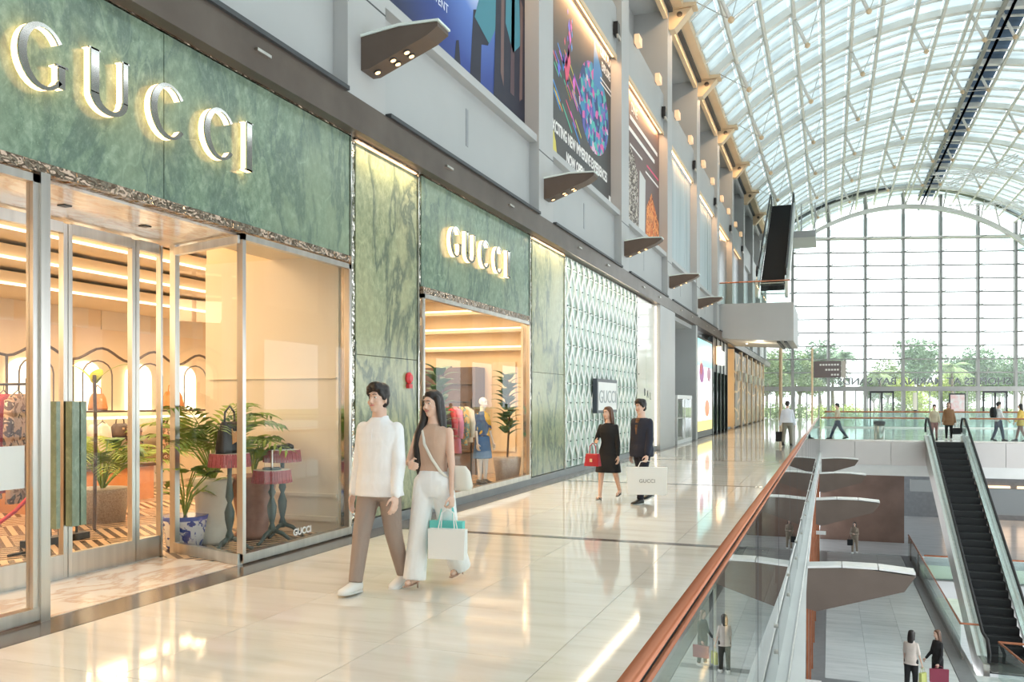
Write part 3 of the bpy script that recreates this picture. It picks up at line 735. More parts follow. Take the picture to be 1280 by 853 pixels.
def escalator(lab, x0, yt, yb, zt, zb, w, loc_rz=0, skew=0.0, dark=M_blackp, side=M_rglass):
    """straight flight from (x0,yt,zt) top to (x0+skew,yb,zb) bottom"""
    t = thing('escalator', lab, 'escalator', (x0+skew, yb, zb))
    A_, B_ = Vector((x0,yt,zt)), Vector((x0+skew,yb,zb)); sy = 1 if yt > yb else -1
    n = int(abs(zt-zb)/0.2)
    X = Vector((w/2,0,0))
    for i in range(n):
        a = B_.lerp(A_, i/n); b_ = B_.lerp(A_, (i+1)/n); rise = (b_.z-a.z)
        m = MB().hexa([a-X-Vector((0,0,0.3)), a+X-Vector((0,0,0.3)), b_+X-Vector((0,0,0.3)), b_-X-Vector((0,0,0.3)),
             a-X+Vector((0,0,rise)), a+X+Vector((0,0,rise)), Vector((b_.x+w/2,b_.y,a.z+rise)), Vector((b_.x-w/2,b_.y,a.z+rise))])
        m.build('step', dark, t)
        MB().box(a.x-w/2, a.x+w/2, a.y-0.012*sy if sy > 0 else a.y, a.y if sy > 0 else a.y+0.012, a.z+rise-0.03, a.z+rise+0.004).build('step_nosing', M_bronze, t) if False else None
    Z = Vector((0,0,1))
    ext = Vector((0,sy*0.9,0))
    for sg in (-1,1):
        o_ = Vector((sg*(w/2+0.06),0,0)); o2 = Vector((sg*(w/2+0.22),0,0))
        path = [B_-ext*1.1, B_-ext*0.2, A_+ext*0.2, A_+ext]
        sk_ = MB()
        for a, b_ in zip(path[:-1], path[1:]):
            lo, hi = Z*(-0.75), Z*0.22
            c1, c2 = o_, o2
            sk_.hexa([a+c1+lo,a+c2+lo,b_+c2+lo,b_+c1+lo,a+c1+hi,a+c2+hi,b_+c2+hi,b_+c1+hi])
        sk_.build('skirt', M_steel, t)
        gl = MB()
        for a, b_ in zip(path[:-1], path[1:]):
            c1, c2 = o_+Vector((0.05*sg,0,0)), o_+Vector((0.07*sg,0,0)); lo, hi = Z*0.22, Z*0.88
            gl.hexa([a+c1+lo,a+c2+lo,b_+c2+lo,b_+c1+lo,a+c1+hi,a+c2+hi,b_+c2+hi,b_+c1+hi])
        gl.build('balustrade', side, t)
        hp = [p_+o_+Vector((0.06*sg,0,0))+Z*0.92 for p_ in path]
        e0 = [path[0]+o_+Vector((0.06*sg,0,0))-ext*0.28+Z*h_ for h_ in (0.35,0.62)]; e0[1] -= ext*0.08
        e1 = [path[-1]+o_+Vector((0.06*sg,0,0))+ext*0.28+Z*h_ for h_ in (0.62,0.35)]; e1[0] += ext*0.08
        MB().tube(e0+hp+e1, 0.045, 8).build('handrail', M_blackp, t, smooth=True)
        MB().bar(path[1]+o_+Z*0.24, path[2]+o_+Z*0.24, 0.10, 0.03).build('inner_deck', M_chrome, t)
        MB().bar(path[1]+o2+Z*0.235, path[2]+o2+Z*0.235, 0.09, 0.03).build('outer_deck', M_white, t)
    c_ = (path[0]+path[1])/2
    MB().obox((A_+ext*0.5), (w/2,0,0), ext*0.5, (0,0,0.02)).build('landing_plate', M_steel, t)
    MB().obox((B_-ext*0.5), (w/2,0,0), ext*0.5, (0,0,0.02)).build('landing_plate', M_steel, t)
    return t
escalator('long escalator with black steps dropping from the bridge to the lower floor', 4.38, 37.7, 27.9, 0.0, LZ+0.02, 1.08, skew=0.42)
escalator('upper escalator with black steps rising from the balcony towards the roof', -3.05, 60.5, 48.6, 14.9, 8.0, 1.25, skew=0.12)
# lower far structures below the bridge
tag(MB().box(-0.5,3.75,50,50.4,LZ,-0.45).build('wall_lower_far', mottled('brown_shopfront',(0.12,0.07,0.05),(0.2,0.12,0.09),0.8,0.3)), kind='structure')
lb = MB().box(3.75,21,62,62.5,LZ,-0.45).build('wall_lower_back', M_border); tag(lb, kind='structure')
box('grey_fascia', M_wall, 6.0, 20, 52, 52.4, LZ+1.5, LZ+2.9, lb)
box('grey_fascia', M_wall, 3.9, 6.4, 48, 48.4, LZ+3.0, LZ+3.6, lb)
m_lit = emis('lit_shop_interior', (1.0,0.62,0.34), 1.2)
for k in range(6): box('lit_window', m_lit, 7.0+k*2.1, 8.7+k*2.1, 61.8, 62.0, LZ+0.6, LZ+2.2, lb)
c2 = MB().box(3.75, 21, 30.5, 31, LZ-3.2, LZ-0.9).box(3.75,21,40,40.6,LZ-0.7,LZ).build('wall_lower_side', M_pier); tag(c2, kind='structure')
t, p, q, d, sd, Ln = glass_run('glass_railing', 'low green glass railing across the lower hall behind the escalator', (3.8,40.3), (19,40.3), 8, LZ, LZ+0.95, M_copper, gm=M_gglass, base=LZ)
MB().tube([(3.8,40.3,LZ+1.0),(19,40.3,LZ+1.0)], 0.035, 8).build('handrail', M_copper, t)
MB().box(3.75,3.85,3,46,-0.4-6,-6.03).build('trim_3', M_pier)['kind'] = 'structure'
# ================================================================ BALCONY
bal = thing('balcony', 'grey box balcony jutting from the left wall below the upper escalator', 'balcony', (-3.5,46,4.5))
MB().prism([(-5.5,5.05),(-5.5,6.72),(-1.72,6.68),(-1.72,4.75),(-1.9,4.70),(-4.9,4.88)], 45.4, 45.6, 1).build('front_panel', M_pier, bal)
MB().hexa([(-5.5,45.6,4.95),(-1.72,45.6,4.70),(-1.72,52.5,4.70),(-5.5,52.5,4.95),(-5.5,45.6,5.1),(-1.72,45.6,4.9),(-1.72,52.5,4.9),(-5.5,52.5,5.1)]).build('soffit', M_pier, bal)
MB().box(-1.9,-1.72,45.6,52.5,4.9,6.68).build('side_panel', M_pier, bal)
MB().box(-5.5,-1.9,45.6,60,6.0,6.1).build('deck', M_pier, bal)
for x in (-2.55,-2.2): MB().box(x,x+0.14,45.75,52.0,4.66,4.74).build('soffit_slot', M_dark, bal)
MB().box(-4.3,-4.2,48,48.1,4.76,4.80).build('downlight', M_warmw, bal)
for k in range(4): MB().box(-5.45+k*0.86,-4.62+k*0.86,45.48,45.50,6.70,7.80).build('glass_panel', M_rglass, bal)
MB().tube([(-5.45,45.49,7.82),(-1.9,45.49,7.82)], 0.035, 8).build('handrail', M_copper, bal)
pl = bpy.data.lights.new('balcony_light','POINT'); pl.energy = 60; pl.color = (1,0.8,0.55); pl.shadow_soft_size = 0.1
po = bpy.data.objects.new('balcony_light', pl); COL.objects.link(po); po.location = (-3.6,48,4.3)
# brass pole and lantern-like screen behind the balcony
t = thing('column', 'slim cream column rising beside the end doors under the balcony', 'column', (-3.4,66,0))
MB().tube([(-3.4,66,0),(-3.4,66,5.8)], 0.12, 12).build('shaft', M_beam, t)
# glazed lift lobby block behind the upper escalator
t = thing('glass_box', 'pale glazed box at the head of the upper escalator, under the roof', 'kiosk', (-2.2,63,13.5))
for k in range(3): MB().box(-3.6+k*0.9,-2.75+k*0.9,62.0,62.05,13.4,15.2).build('glass_panel', M_wglass, t)
for k in range(4): MB().box(-3.67+k*0.9,-3.59+k*0.9,61.95,62.1,13.4,15.3).build('post', M_pier, t)
MB().box(-4.6,-0.9,61.6,66,12.9,13.35).build('slab', M_pier, t)
# ================================================================ SHOPFRONT OF GREEN MARBLE
ZH = 3.30
M_halo = emis('warm_letter_light', (1.0,0.58,0.24), 3.2)
def arc_poly(cx, cz, ro, ri, a0, a1, sh=0.0, n=22):
    out = [(cx+ro[0]*math.cos(a0+(a1-a0)*i/n), cz+ro[1]*math.sin(a0+(a1-a0)*i/n)) for i in range(n+1)]
    inn = [(cx+sh+ri[0]*math.cos(a0+(a1-a0)*i/n), cz+ri[1]*math.sin(a0+(a1-a0)*i/n)) for i in range(n+1)]
    return out, inn
R_ = math.radians
def strip(mb, out, inn, x0, x1):       # closed band between two curves in the (y, z) plane
    n = len(out)
    for i in range(n-1):
        q = [out[i], out[i+1], inn[i+1], inn[i]]
        mb.hexa([(x0,q[0][0],q[0][1]),(x0,q[1][0],q[1][1]),(x0,q[2][0],q[2][1]),(x0,q[3][0],q[3][1]),
                 (x1,q[0][0],q[0][1]),(x1,q[1][0],q[1][1]),(x1,q[2][0],q[2][1]),(x1,q[3][0],q[3][1])])
def glyph(mb, ch, y0, y1, z0, z1, x0, x1, t=1.0, g=0.0):
    """serifed capital between y0..y1, z0..z1; g grows the outline"""
    w, h = y1-y0, z1-z0; cx, cz = (y0+y1)/2, (z0+z1)/2
    if ch in 'CG':
        o, i = arc_poly(cx, cz, (w*0.50+g, h*0.5+g), (w*0.365-g, h*0.44-g), R_(38), R_(322), sh=w*0.03)
        strip(mb, o, i, x0, x1)
        if ch == 'G':
            mb.box(x0, x1, y1-w*0.18-g, y1-w*0.04+g, cz-h*0.38, cz-h*0.04+g)
            mb.box(x0, x1, y1-w*0.24-g, y1+w*0.02+g, cz-h*0.06-g, cz-h*0.02+g)
    elif ch == 'U':
        s = w*0.20
        mb.box(x0, x1, y0+w*0.02-g, y0+w*0.02+s+g, z0+h*0.28, z1+g); mb.box(x0, x1, y1-w*0.16-g, y1-w*0.04+g, z0+h*0.28, z1+g)
        o, i = arc_poly(cx-w*0.01, z0+h*0.30, (w*0.47+g, h*0.30+g), (w*0.30-g, h*0.22-g), R_(180), R_(360), sh=w*0.03)
        strip(mb, o, i, x0, x1)
        mb.box(x0, x1, y0-w*0.03-g, y0+w*0.25+g, z1-h*0.03-g, z1+g); mb.box(x0, x1, y1-w*0.20-g, y1+g, z1-h*0.03-g, z1+g)
    elif ch == 'I':
        mb.box(x0, x1, cx-w*0.32-g, cx+w*0.32+g, z0-g, z1+g)
        mb.box(x0, x1, y0-g, y1+g, z1-h*0.03-g, z1+g); mb.box(x0, x1, y0-g, y1+g, z0-g, z0+h*0.03+g)
def signage(lab, spans, z0, z1, x, depth, grp):
    root = thing('shop_sign', lab, 'sign', (x, spans[0][1], z0))
    for ch, a, b_ in spans:
        m = MB(); glyph(m, ch, a, b_, z0, z1, x+0.02, x+0.03+depth, g=-0.004); bd_ = m.build('letter', M_halo, root)
        m = MB(); glyph(m, ch, a, b_, z0, z1, x+0.03+depth, x+0.045+depth, g=0.0); m.build('letter_face', M_chrome, bd_)
    return root
Y1 = lambda u: Yu(u, XF)
gpanel = thing('marble_signboard', 'large green marble sign panel with the backlit letters, above the shop entrance', 'panel', (XF,2,ZH))
for a, b_ in ((-3.0,0.1),(0.11,2.9),(2.91,5.87),(5.88,8.93)): box('marble_slab', M_gmar, XF-0.12, XF, a, b_, ZH+0.08, 4.84, gpanel)
box('mirror_soffit', M_ripdk, XF-0.10, XF+0.03, -3, 8.93, ZH, ZH+0.08, gpanel)
box('mirror_strip', M_ripdk, XF-0.05, XF+0.02, -3, 8.93, 4.845, 4.90, gpanel)
XL = XF+0.10; Y3 = lambda u: Yu(u, XL)
sp = [('G',Y3(23),Y3(84)),('U',Y3(113),Y3(162)),('C',Y3(189),Y3(234)),('C',Y3(256),Y3(295)),('I',Y3(307),Y3(317))]
signage('big backlit metal lettering on the large green marble sign panel', sp, 3.89, 4.37, XF, 0.055, None)
# slender mirror-metal reveals
def reveal(y0, y1, lab):
    t = thing('mirror_trim', lab, 'trim', (XF,y0,0), group='rippled mirror trims between the marble panels')
    box('edge', M_chrome, XF-0.12, XF+0.02, y0, y0+0.02, 0.12, 4.86, t); box('reveal', M_ripple, XF-0.12, XF-0.01, y0+0.02, y1, 0.12, 4.86, t)
reveal(8.94, 9.07, 'rippled mirror trim between the large sign panel and the first olive marble pilaster')
reveal(10.74, 10.86, 'rippled mirror trim right of the first olive marble pilaster')
reveal(15.50, 15.66, 'rippled mirror trim left of the second marble pilaster')
reveal(17.80, 17.95, 'rippled mirror trim left of the white lattice screen')
reveal(25.2, 25.35, 'rippled mirror trim right of the white lattice screen')
def pil(y0, y1, mat, lab):
    t = thing('marble_pilaster', lab, 'pilaster', (XF,y0,0)); zs = [0.14, 2.2, 4.80]
    for a, b_ in zip(zs[:-1], zs[1:]): box('marble_slab', mat, XF-0.12, XF, y0, y1, a+0.004, b_-0.004, t)
    box('light_slot', M_warm, XF-0.02, XF+0.015, y0+0.03, y1-0.03, 4.815, 4.83, t)
    box('mirror_strip', M_ripdk, XF-0.05, XF+0.02, y0, y1, 4.84, 4.90, t)
pil(9.08, 10.73, M_ymar, 'olive-green marble pilaster behind the couple, with a red alarm bell')
pil(15.67, 17.79, M_ymar, 'olive-green marble pilaster between the second window and the white lattice screen')
for a, b_ in ((9.08,10.73),(15.67,17.79)):
    al = bpy.data.lights.new('slot_light','AREA'); al.shape='RECTANGLE'; al.size=0.06; al.size_y=b_-a-0.1; al.energy=22; al.color=(1,0.72,0.38)
    ao = bpy.data.objects.new('slot_light', al); COL.objects.link(ao); ao.location=(XF+0.10,(a+b_)/2,4.82); ao.rotation_euler=(0,math.radians(-30),0)
t = thing('alarm_bell', 'small round red fire alarm on the first olive marble pilaster', 'alarm', (XF,10.45,1.9))
M_red = nmat('alarm_red', (0.62,0.03,0.04), 0.3)
MB().tube([(XF,10.45,1.94),(XF+0.03,10.45,1.94),(XF+0.06,10.45,1.94)], [0.075,0.085,0.05], 16).build('bell', M_red, t)
MB().box(XF,XF+0.05,10.40,10.5,1.80,1.86).build('back_box', M_red, t)
# plinth
pb = MB().box(XF-0.12,XF+0.03,8.95,25.2,0.0,0.13).build('baseboard_left', M_border); tag(pb, kind='structure')
# second sign panel and window
p2 = thing('marble_signboard', 'smaller green marble sign panel above the second shop window', 'panel', (XF,10.88,3.2))
box('marble_slab', M_gmar, XF-0.12, XF, 10.87, 15.49, 3.26, 4.84, p2)
box('mirror_soffit', M_ripdk, XF-0.10, XF+0.03, 10.87, 15.49, 3.16, 3.26, p2)
box('mirror_strip', M_ripdk, XF-0.05, XF+0.02, 10.87, 15.49, 4.845, 4.90, p2)
sp2 = [('G',Y3(564),Y3(577)),('U',Y3(583),Y3(595)),('C',Y3(602),Y3(613)),('C',Y3(619),Y3(629)),('I',Y3(634),Y3(638.5))]
signage('smaller backlit metal lettering on the sign panel above the second window', sp2, 3.83, 4.30, XF, 0.055, None)
def window(lab, y0, y1, z0, z1, mats=M_steel, sticker=None):
    t = thing('shop_window', lab, 'window', (XF,y0,0.1))
    MB().box(XF-0.04,XF+0.03,y0,y0+0.05,z0,z1).build('frame', mats, t); MB().box(XF-0.04,XF+0.03,y1-0.05,y1,z0,z1).build('frame', mats, t)
    MB().box(XF-0.04,XF+0.03,y0,y1,z1-0.06,z1).build('frame', mats, t); MB().box(XF-0.05,XF+0.04,y0,y1,z0-0.02,z0+0.07).build('sill', mats, t)
    gl = MB().box(XF-0.015,XF-0.003,y0+0.05,y1-0.05,z0+0.07,z1-0.06).build('glass_pane', M_sglass, t)
    if sticker: text('logo_sticker', 'GUCCI', 0.10, 0.001, M_white, frame_m((XF+0.004, sticker, z0+0.15), (0,1,0), (0,0,1)), gl, bold=0.004, xs=1.1)
    return t
window('tall shop window right of the entrance with plants and red fringed tables', 6.90, 8.93, 0.04, ZH-0.02, sticker=7.95)
window('second shop window of clothes racks, below the smaller sign panel', 10.88, 15.49, 0.14, 3.16, sticker=12.3)
window('glass screen left of the entrance with a paper notice', 0.5, 4.60, 0.04, ZH-0.02)
MB().box(XF-0.06,XF+0.05,4.60,4.68,0.0,ZH).build('entrance_post', M_steel)
bpy.data.objects['entrance_post']['label'] = 'steel post at the left side of the shop entrance'; bpy.data.objects['entrance_post']['category'] = 'post'
# entrance recess
tag(MB().box(-6.95,-5.46,1.5,6.95,-0.02,0.004).build('threshold', M_pmar), 'pink-veined cream marble threshold inside the shop entrance', 'threshold')
cp = MB().box(-6.7,-5.56,1.5,7.3,ZH-0.02,ZH+0.1).build('entrance_ceiling', M_pmar); tag(cp, kind='structure')
for y in (5.35,6.25): box('recessed_light', M_black, -6.1,-6.02,y,y+0.08,ZH-0.03,ZH-0.018, cp)
XD = -6.58
ent = thing('entrance_screen', 'steel-framed glass entrance doors with green marble pull handles', 'door', (XD,4.6,0))
DY = [2.9, 4.45, Yu(82,XD), Yu(167,XD), Yu(201,XD)]
for i, y in enumerate(DY):
    w = 0.045 if i in (2,3) else 0.03
    MB().box(XD-0.03,XD+0.03,y-w-0.004,y-0.004,0.0,ZH-0.05).build('frame', M_steel, ent); 
    if i < 4: MB().box(XD-0.03,XD+0.03,y+0.004,y+w+0.004,0.0,ZH-0.05).build('frame', M_steel, ent)
for a, b_ in zip(DY[:-1], DY[1:]):
    dl = MB().box(XD-0.008,XD+0.008,a+0.05,b_-0.05,0.2,ZH-0.14).build('glass_leaf', M_sglass, ent)
    MB().box(XD-0.03,XD+0.03,a+0.05,b_-0.05,0.0,0.22).build('bottom_rail', M_steel, dl)
    MB().box(XD-0.03,XD+0.03,a+0.05,b_-0.05,ZH-0.14,ZH-0.04).build('top_rail', M_steel, dl)
for u0, u1 in ((62,67),(82,91),(93,100)):
    MB().box(XD+0.05,XD+0.13,Yu(u0,XD+0.05),Yu(u1,XD+0.05),0.48,1.62).build('pull_handle', M_gmar, ent)
# splayed side glass of the window box
sw = thing('side_window', 'glazed side of the window box beside the entrance, steel framed', 'window', (XD,7.2,0))
MB().hexa([(XD,7.24,0.1),(XF,6.90,0.1),(XF,6.912,0.1),(XD,7.252,0.1),(XD,7.24,ZH-0.1),(XF,6.90,ZH-0.1),(XF,6.912,ZH-0.1),(XD,7.252,ZH-0.1)]).build('glass_pane', M_sglass, sw)
MB().bar((XD,7.24,0.06),(XF,6.90,0.06),0.06,0.11).build('bottom_rail', M_steel, sw); MB().bar((XD,7.24,ZH-0.08),(XF,6.90,ZH-0.08),0.06,0.08).build('top_rail', M_steel, sw)
MB().box(XD-0.02,XD+0.05,7.20,7.27,0,ZH).build('frame', M_steel, sw)
t = thing('paper_notice', 'white paper notice taped inside the left glass screen', 'notice', (XF-0.03,4.1,1.0))
MB().box(XF-0.022,XF-0.018,4.20,4.52,0.99,1.30).build('sheet', M_white, t)

# ---------------------------------------------------------------- shop interior
M_cream = mottled('warm_cream_wall', (0.80,0.66,0.46), (0.84,0.71,0.52), 1.0, 0.6)
M_cream2 = mottled('pale_cream_panel', (0.80,0.72,0.58), (0.83,0.76,0.63), 1.0, 0.5)
M_sf = nmat('striped_inlay_floor', (0.7,0.6,0.5), 0.25)
_p = pos(M_sf, (1,1,1), (0,0,0.6)); _w = N(M_sf, 'ShaderNodeTexChecker'); _w.inputs['Scale'].default_value = 1.1; L(M_sf, _p, _w.inputs[0])
_a = N(M_sf, 'ShaderNodeTexWave', bands_direction='X'); _a.inputs['Scale'].default_value = 2.4; L(M_sf, _p, _a.inputs[0])
_b = N(M_sf, 'ShaderNodeTexWave', bands_direction='Y'); _b.inputs['Scale'].default_value = 2.4; L(M_sf, _p, _b.inputs[0])
_m = mixc(M_sf, _w.outputs['Fac'], _a.outputs['Color'], _b.outputs['Color'])
L(M_sf, ramp(M_sf, _m, [(0.44,(0.10,0.07,0.05)),(0.50,(0.68,0.50,0.34))]), B(M_sf).inputs['Base Color'])
XB = -12.6
sf = MB().box(XB,-6.62,-3,17.9,-0.3,0.003).box(-6.62,-5.57,6.95,17.9,-0.3,0.003).build('shop_floor', M_sf); tag(sf, kind='structure')
ZI = 4.3
sc_ = MB().box(XB,-5.57,-3,17.9,ZI,ZI+0.1).build('shop_ceiling', M_cream); tag(sc_, kind='structure')
# stepped coffer with bright ledges
for k in range(4):
    z = ZI-0.02-0.26*k; x = -9.2-0.62*k
    box('coffer_step', M_cream, XB, x, -3, 17.9, z-0.20, z, sc_)
    box('cove_light', M_cove, x+0.005, x+0.02, -3, 17.9, z-0.20, z-0.165, sc_)
sw_ = MB().box(XB-0.15,XB,-3,17.9,0,ZI).box(XB,-5.57,17.75,17.9,0,ZI).box(XB,-6.0,-3.1,-3,0,ZI).box(-7.6,-5.58,8.95,9.10,0,ZI).box(-5.62,-5.575,9.0,10.85,0,4.8).box(-5.62,-5.575,15.5,25.3,0,4.8).box(-6.58,-5.575,-3,8.93,ZH+0.1,4.85).box(-5.62,-5.575,10.85,15.5,3.25,4.85)
sw_ = sw_.build('wall_shop', M_cream); tag(sw_, kind='structure')
box('panel_lining', M_cream2, -7.6, -5.60, 8.93, 8.948, 0.004, ZI-0.9, sw_)
for z, h in ((0.15,0.06),(0.45,0.04),(1.9,0.012)): box('wall_moulding', M_cream2, -7.55,-5.62,8.90,8.93,z,z+h, sw_)
for k in range(13):
    y = -1.5+k*1.5
    box('wall_panel', M_cream2, XB, XB+0.02, y, y+1.2, 2.95, 3.5, sw_)
def area(name, loc, sx, sy, e_, col=(1,0.70,0.40), rot=(0,0,0)):
    al = bpy.data.lights.new(name,'AREA'); al.shape='RECTANGLE'; al.size=sx; al.size_y=sy; al.energy=e_; al.color=col
    ao = bpy.data.objects.new(name, al); COL.objects.link(ao); ao.location=loc; ao.rotation_euler=rot; return ao
for y in (1.0, 5.5, 10.0, 14.5): area('shop_ceiling_light', (-8.2,y,ZI-0.06), 1.6, 3.0, 130)
area('window_ceiling_light', (-6.3,13.2,4.2), 0.6, 3.5, 70, (1,0.80,0.58)); area('window_ceiling_light', (-6.0,8.0,3.9), 0.5, 1.4, 26)
for y in (2,7,12): area('wall_washer', (-11.4,y,3.1), 0.6, 3.6, 60, rot=(0,math.radians(-30),0))
# lighting track
t = thing('light_track', 'black ceiling track with spotlights inside the shop', 'lamp', (-8,5,4.1))
MB().box(-8.02,-7.98,-1,9,4.1,4.14).box(-11.5,-7.98,8.96,9.0,4.1,4.14).build('rail', M_black, t)
for y in (5.5,8.6): MB().tube([(-8,y,4.1),(-7.96,y+.03,3.95)],0.05,8).build('spotlight', M_black, t)
# etagere with arched back-lit niches
M_lit = emis('backlit_niche', (1.0,0.80,0.52), 2.0)
et = thing('etagere', 'long dark-metal shelf rack with wavy top and glowing arched niches along the back wall', 'shelf', (XB+0.3,8,0))
xr = XB+0.42
for k in range(13):
    y = 1.0+k*1.25
    MB().tube([(xr,y,0),(xr,y,2.35)],0.022,6).build('upright', M_bronze, et)
    if k < 12:
        nm = MB(); pts = [(y+0.30,1.45),(y+0.95,1.45),(y+0.95,2.1)]+[(y+0.625+0.325*math.cos(a),2.1+0.25*math.sin(a)) for a in [PI*q/8 for q in range(1,8)]]+[(y+0.30,2.1)]
        nm.prism(pts, XB+0.02, XB+0.05, 0); nm.build('niche', M_lit, et)
        MB().tube([(xr-0.1,p_[0],p_[1]) for p_ in pts],0.014,6,closed=True).build('arch', M_bronze, et)
        MB().tube([(xr,y+1.25*q/10, 2.35+0.22*math.sin(PI*q/10)**2) for q in range(11)],0.024,6).build('wavy_top', M_bronze, et)
for z in (1.42,0.92): MB().box(XB+0.1,xr,1.0,16.0,z,z+0.03).build('shelf_board', M_bronze, et)
MB().box(XB+0.06,xr,1.0,16.0,1.30,1.34).build('shelf_light', M_lit, et)
def handbag(lab, x, y, z, w, h, d, mat, grp=None, rz=0):
    t = thing('handbag', lab, 'handbag', (x,y,z), rz, grp)
    MB().loft([((0,0,0.0),d/2,w/2),((0,0,h*0.15),d/2*1.04,w/2*1.03),((0,0,h*0.75),d/2*0.75,w/2*0.86),((0,0,h),d/2*0.3,w/2*0.7)],n=16,p=4).build('body', mat, t, local=True, smooth=True)
    MB().tube([(0,-w*0.25,h*0.9),(0,-w*0.22,h*1.3),(0,0,h*1.5),(0,w*0.22,h*1.3),(0,w*0.25,h*0.9)],0.012,6).build('handle', mat, t, local=True, smooth=True)
    MB().box(d*0.36,d*0.44,-w*0.06,w*0.06,h*0.55,h*0.7).build('clasp', M_beam, t, local=True)
    return t
M_orl = mottled('tan_orange_leather', (0.55,0.22,0.06),(0.62,0.28,0.10),8,0.4); M_dbr = mottled('dark_brown_leather',(0.08,0.05,0.04),(0.12,0.08,0.06),8,0.4)
xb = XB+0.26
handbag('orange leather handbag on the back shelf, seen left of the steel corner post', xb, Yu(105,xb)+0.3, 1.46,0.34,0.30,0.2,M_orl)
handbag('orange leather handbag on the back shelf, just right of the steel corner post', xb, Yu(216,xb), 1.46,0.5,0.36,0.22,M_orl)
handbag('dark brown leather holdall on the back shelf', xb, Yu(281,xb), 1.46,0.55,0.34,0.24,M_dbr)
handbag('small dark bag on the lower back shelf left of the door frame', xb, Yu(150,xb), 0.96,0.4,0.25,0.2,M_dbr)
for k,(u,c_) in enumerate(((120,(0.75,0.70,0.62)),(330,(0.3,0.2,0.15)))):
    m_ = nmat('leather_%d'%k, c_, 0.4); handbag(('beige','brown')[k]+' bag standing on the lower back shelf', xb, Yu(u,xb), 0.96,0.35,0.25,0.18,m_)

# ---------------------------------------------------------------- plants
M_pl1 = leafmat('palm_leaf', (0.12,0.22,0.03),(0.30,0.40,0.07)); M_pl2 = leafmat('dark_leaf',(0.05,0.13,0.04),(0.12,0.24,0.08)); M_pl3 = leafmat('yellow_leaf',(0.50,0.52,0.06),(0.62,0.62,0.12))
M_stem = nmat('stem_green',(0.20,0.26,0.08),0.6); M_soil = mottled('soil',(0.06,0.04,0.03),(0.1,0.07,0.05),20,0.95)
def areca(root, z0, h, nf, mat, spread=0.9, seed=1):
    rnd = random.Random(seed)
    for k in range(nf):
        mb = MB(); t_ = 2*PI*k/nf + rnd.uniform(-.3,.3); Ln = h*rnd.uniform(0.75,1.05); el = rnd.uniform(0.75,1.35); pv = None; path = []
        for j in range(11):
            u_ = j/10; r_ = Ln*math.cos(el)*u_*spread + 0.28*Ln*u_**2.2; z = z0 + Ln*math.sin(el)*u_ - 0.42*Ln*u_**3
            path.append(Vector((r_*math.cos(t_), r_*math.sin(t_), z)))
        mb.tube(path, [0.012-0.001*j for j in range(11)], 4)
        for j in range(4, 11):
            for q in (0, .5):
                if j == 10 and q: continue
                a = path[j] if not q else path[j].lerp(path[j+1],.5); d = (path[min(j+1,10)]-path[j-1]).normalized(); sd = d.cross(Vector((0,0,1))).normalized(); ll = 0.26*h*(1-0.55*(j-4)/6)
                for sg in (-1,1):
                    tip = a+sd*sg*ll*0.8+d*ll*0.6-Vector((0,0,ll*0.25)); md = a.lerp(tip,.45)+Vector((0,0,0.02)); w_ = d*0.022
                    mb.add([a, md-w_, tip, md+w_], [(0,1,2,3)])
        mb.build('frond', mat, root, local=True, fix=False)
def bigleaf(mb, base, tip_dir, ln, wd, splits=0):
    base = Vector(base); d = Vector(tip_dir).normalized(); sd = d.cross(Vector((0,0,1)));
    if sd.length < 0.1: sd = Vector((1,0,0))
    sd.normalize(); up = sd.cross(d)
    n = 9; cs = []; 
    for i in range(n):
        u_ = i/(n-1); w_ = wd*math.sin(PI*min(1,(u_*0.93+0.07)))**0.7*(1-0.35*u_)
        if splits and i % 2 and 0.15 < u_ < 0.9: w_ *= 0.5
        c_ = base+d*ln*u_ + up*(0.10*ln*math.sin(PI*u_)) - Vector((0,0,0.25*ln*u_*u_))
        cs.append((c_, w_))
    vs = []; fs = []
    for c_, w_ in cs: vs += [c_-sd*w_-up*0.1*w_, c_, c_+sd*w_-up*0.1*w_]
    for i in range(n-1): fs += [(3*i,3*i+1,3*i+4,3*i+3),(3*i+1,3*i+2,3*i+5,3*i+4)]
    mb.add(vs, fs)
def leafy(root, z0, h, n, mat, ln, wd, splits=0, spread=0.5, seed=2, stemr=0.008):
    rnd = random.Random(seed)
    for k in range(n):
        t_ = 2*PI*k/n*2.4+rnd.uniform(-.2,.2); hh = h*rnd.uniform(0.45,1.0); r_ = spread*rnd.uniform(0.35,1)
        tip = Vector((r_*math.cos(t_), r_*math.sin(t_), z0+hh))
        mb = MB().tube([(0,0,z0),(tip.x*0.3,tip.y*0.3,z0+hh*0.6),tuple(tip)], stemr, 4)
        bigleaf(mb, tip, (math.cos(t_), math.sin(t_), rnd.uniform(-0.2,0.5)), ln*rnd.uniform(.8,1.2), wd*rnd.uniform(.8,1.2), splits)
        mb.build('leaf', mat, root, local=True, fix=False)
def pot(root, prof, mat, soil_z, soil_r):
    MB().lathe(prof, (0,0,0), 24).build('pot', mat, root, local=True, smooth=True)
    MB().lathe([(0.0,soil_z-0.02),(soil_r,soil_z-0.02),(soil_r,soil_z),(0.0,soil_z)], (0,0,0), 20).build('soil', M_soil, root, local=True)
M_blue = nmat('blue_white_glaze',(0.9,0.9,0.92),0.15)
_f = noisef(M_blue, pos(M_blue,kind='object'), 11, 3, 0.55, 1.0); _z = N(M_blue,'ShaderNodeSeparateXYZ'); L(M_blue, pos(M_blue,kind='object'), _z.inputs[0])
_c = ramp(M_blue, _f, [(0.52,(0.86,0.87,0.9)),(0.55,(0.05,0.10,0.42)),(0.62,(0.04,0.08,0.35))])
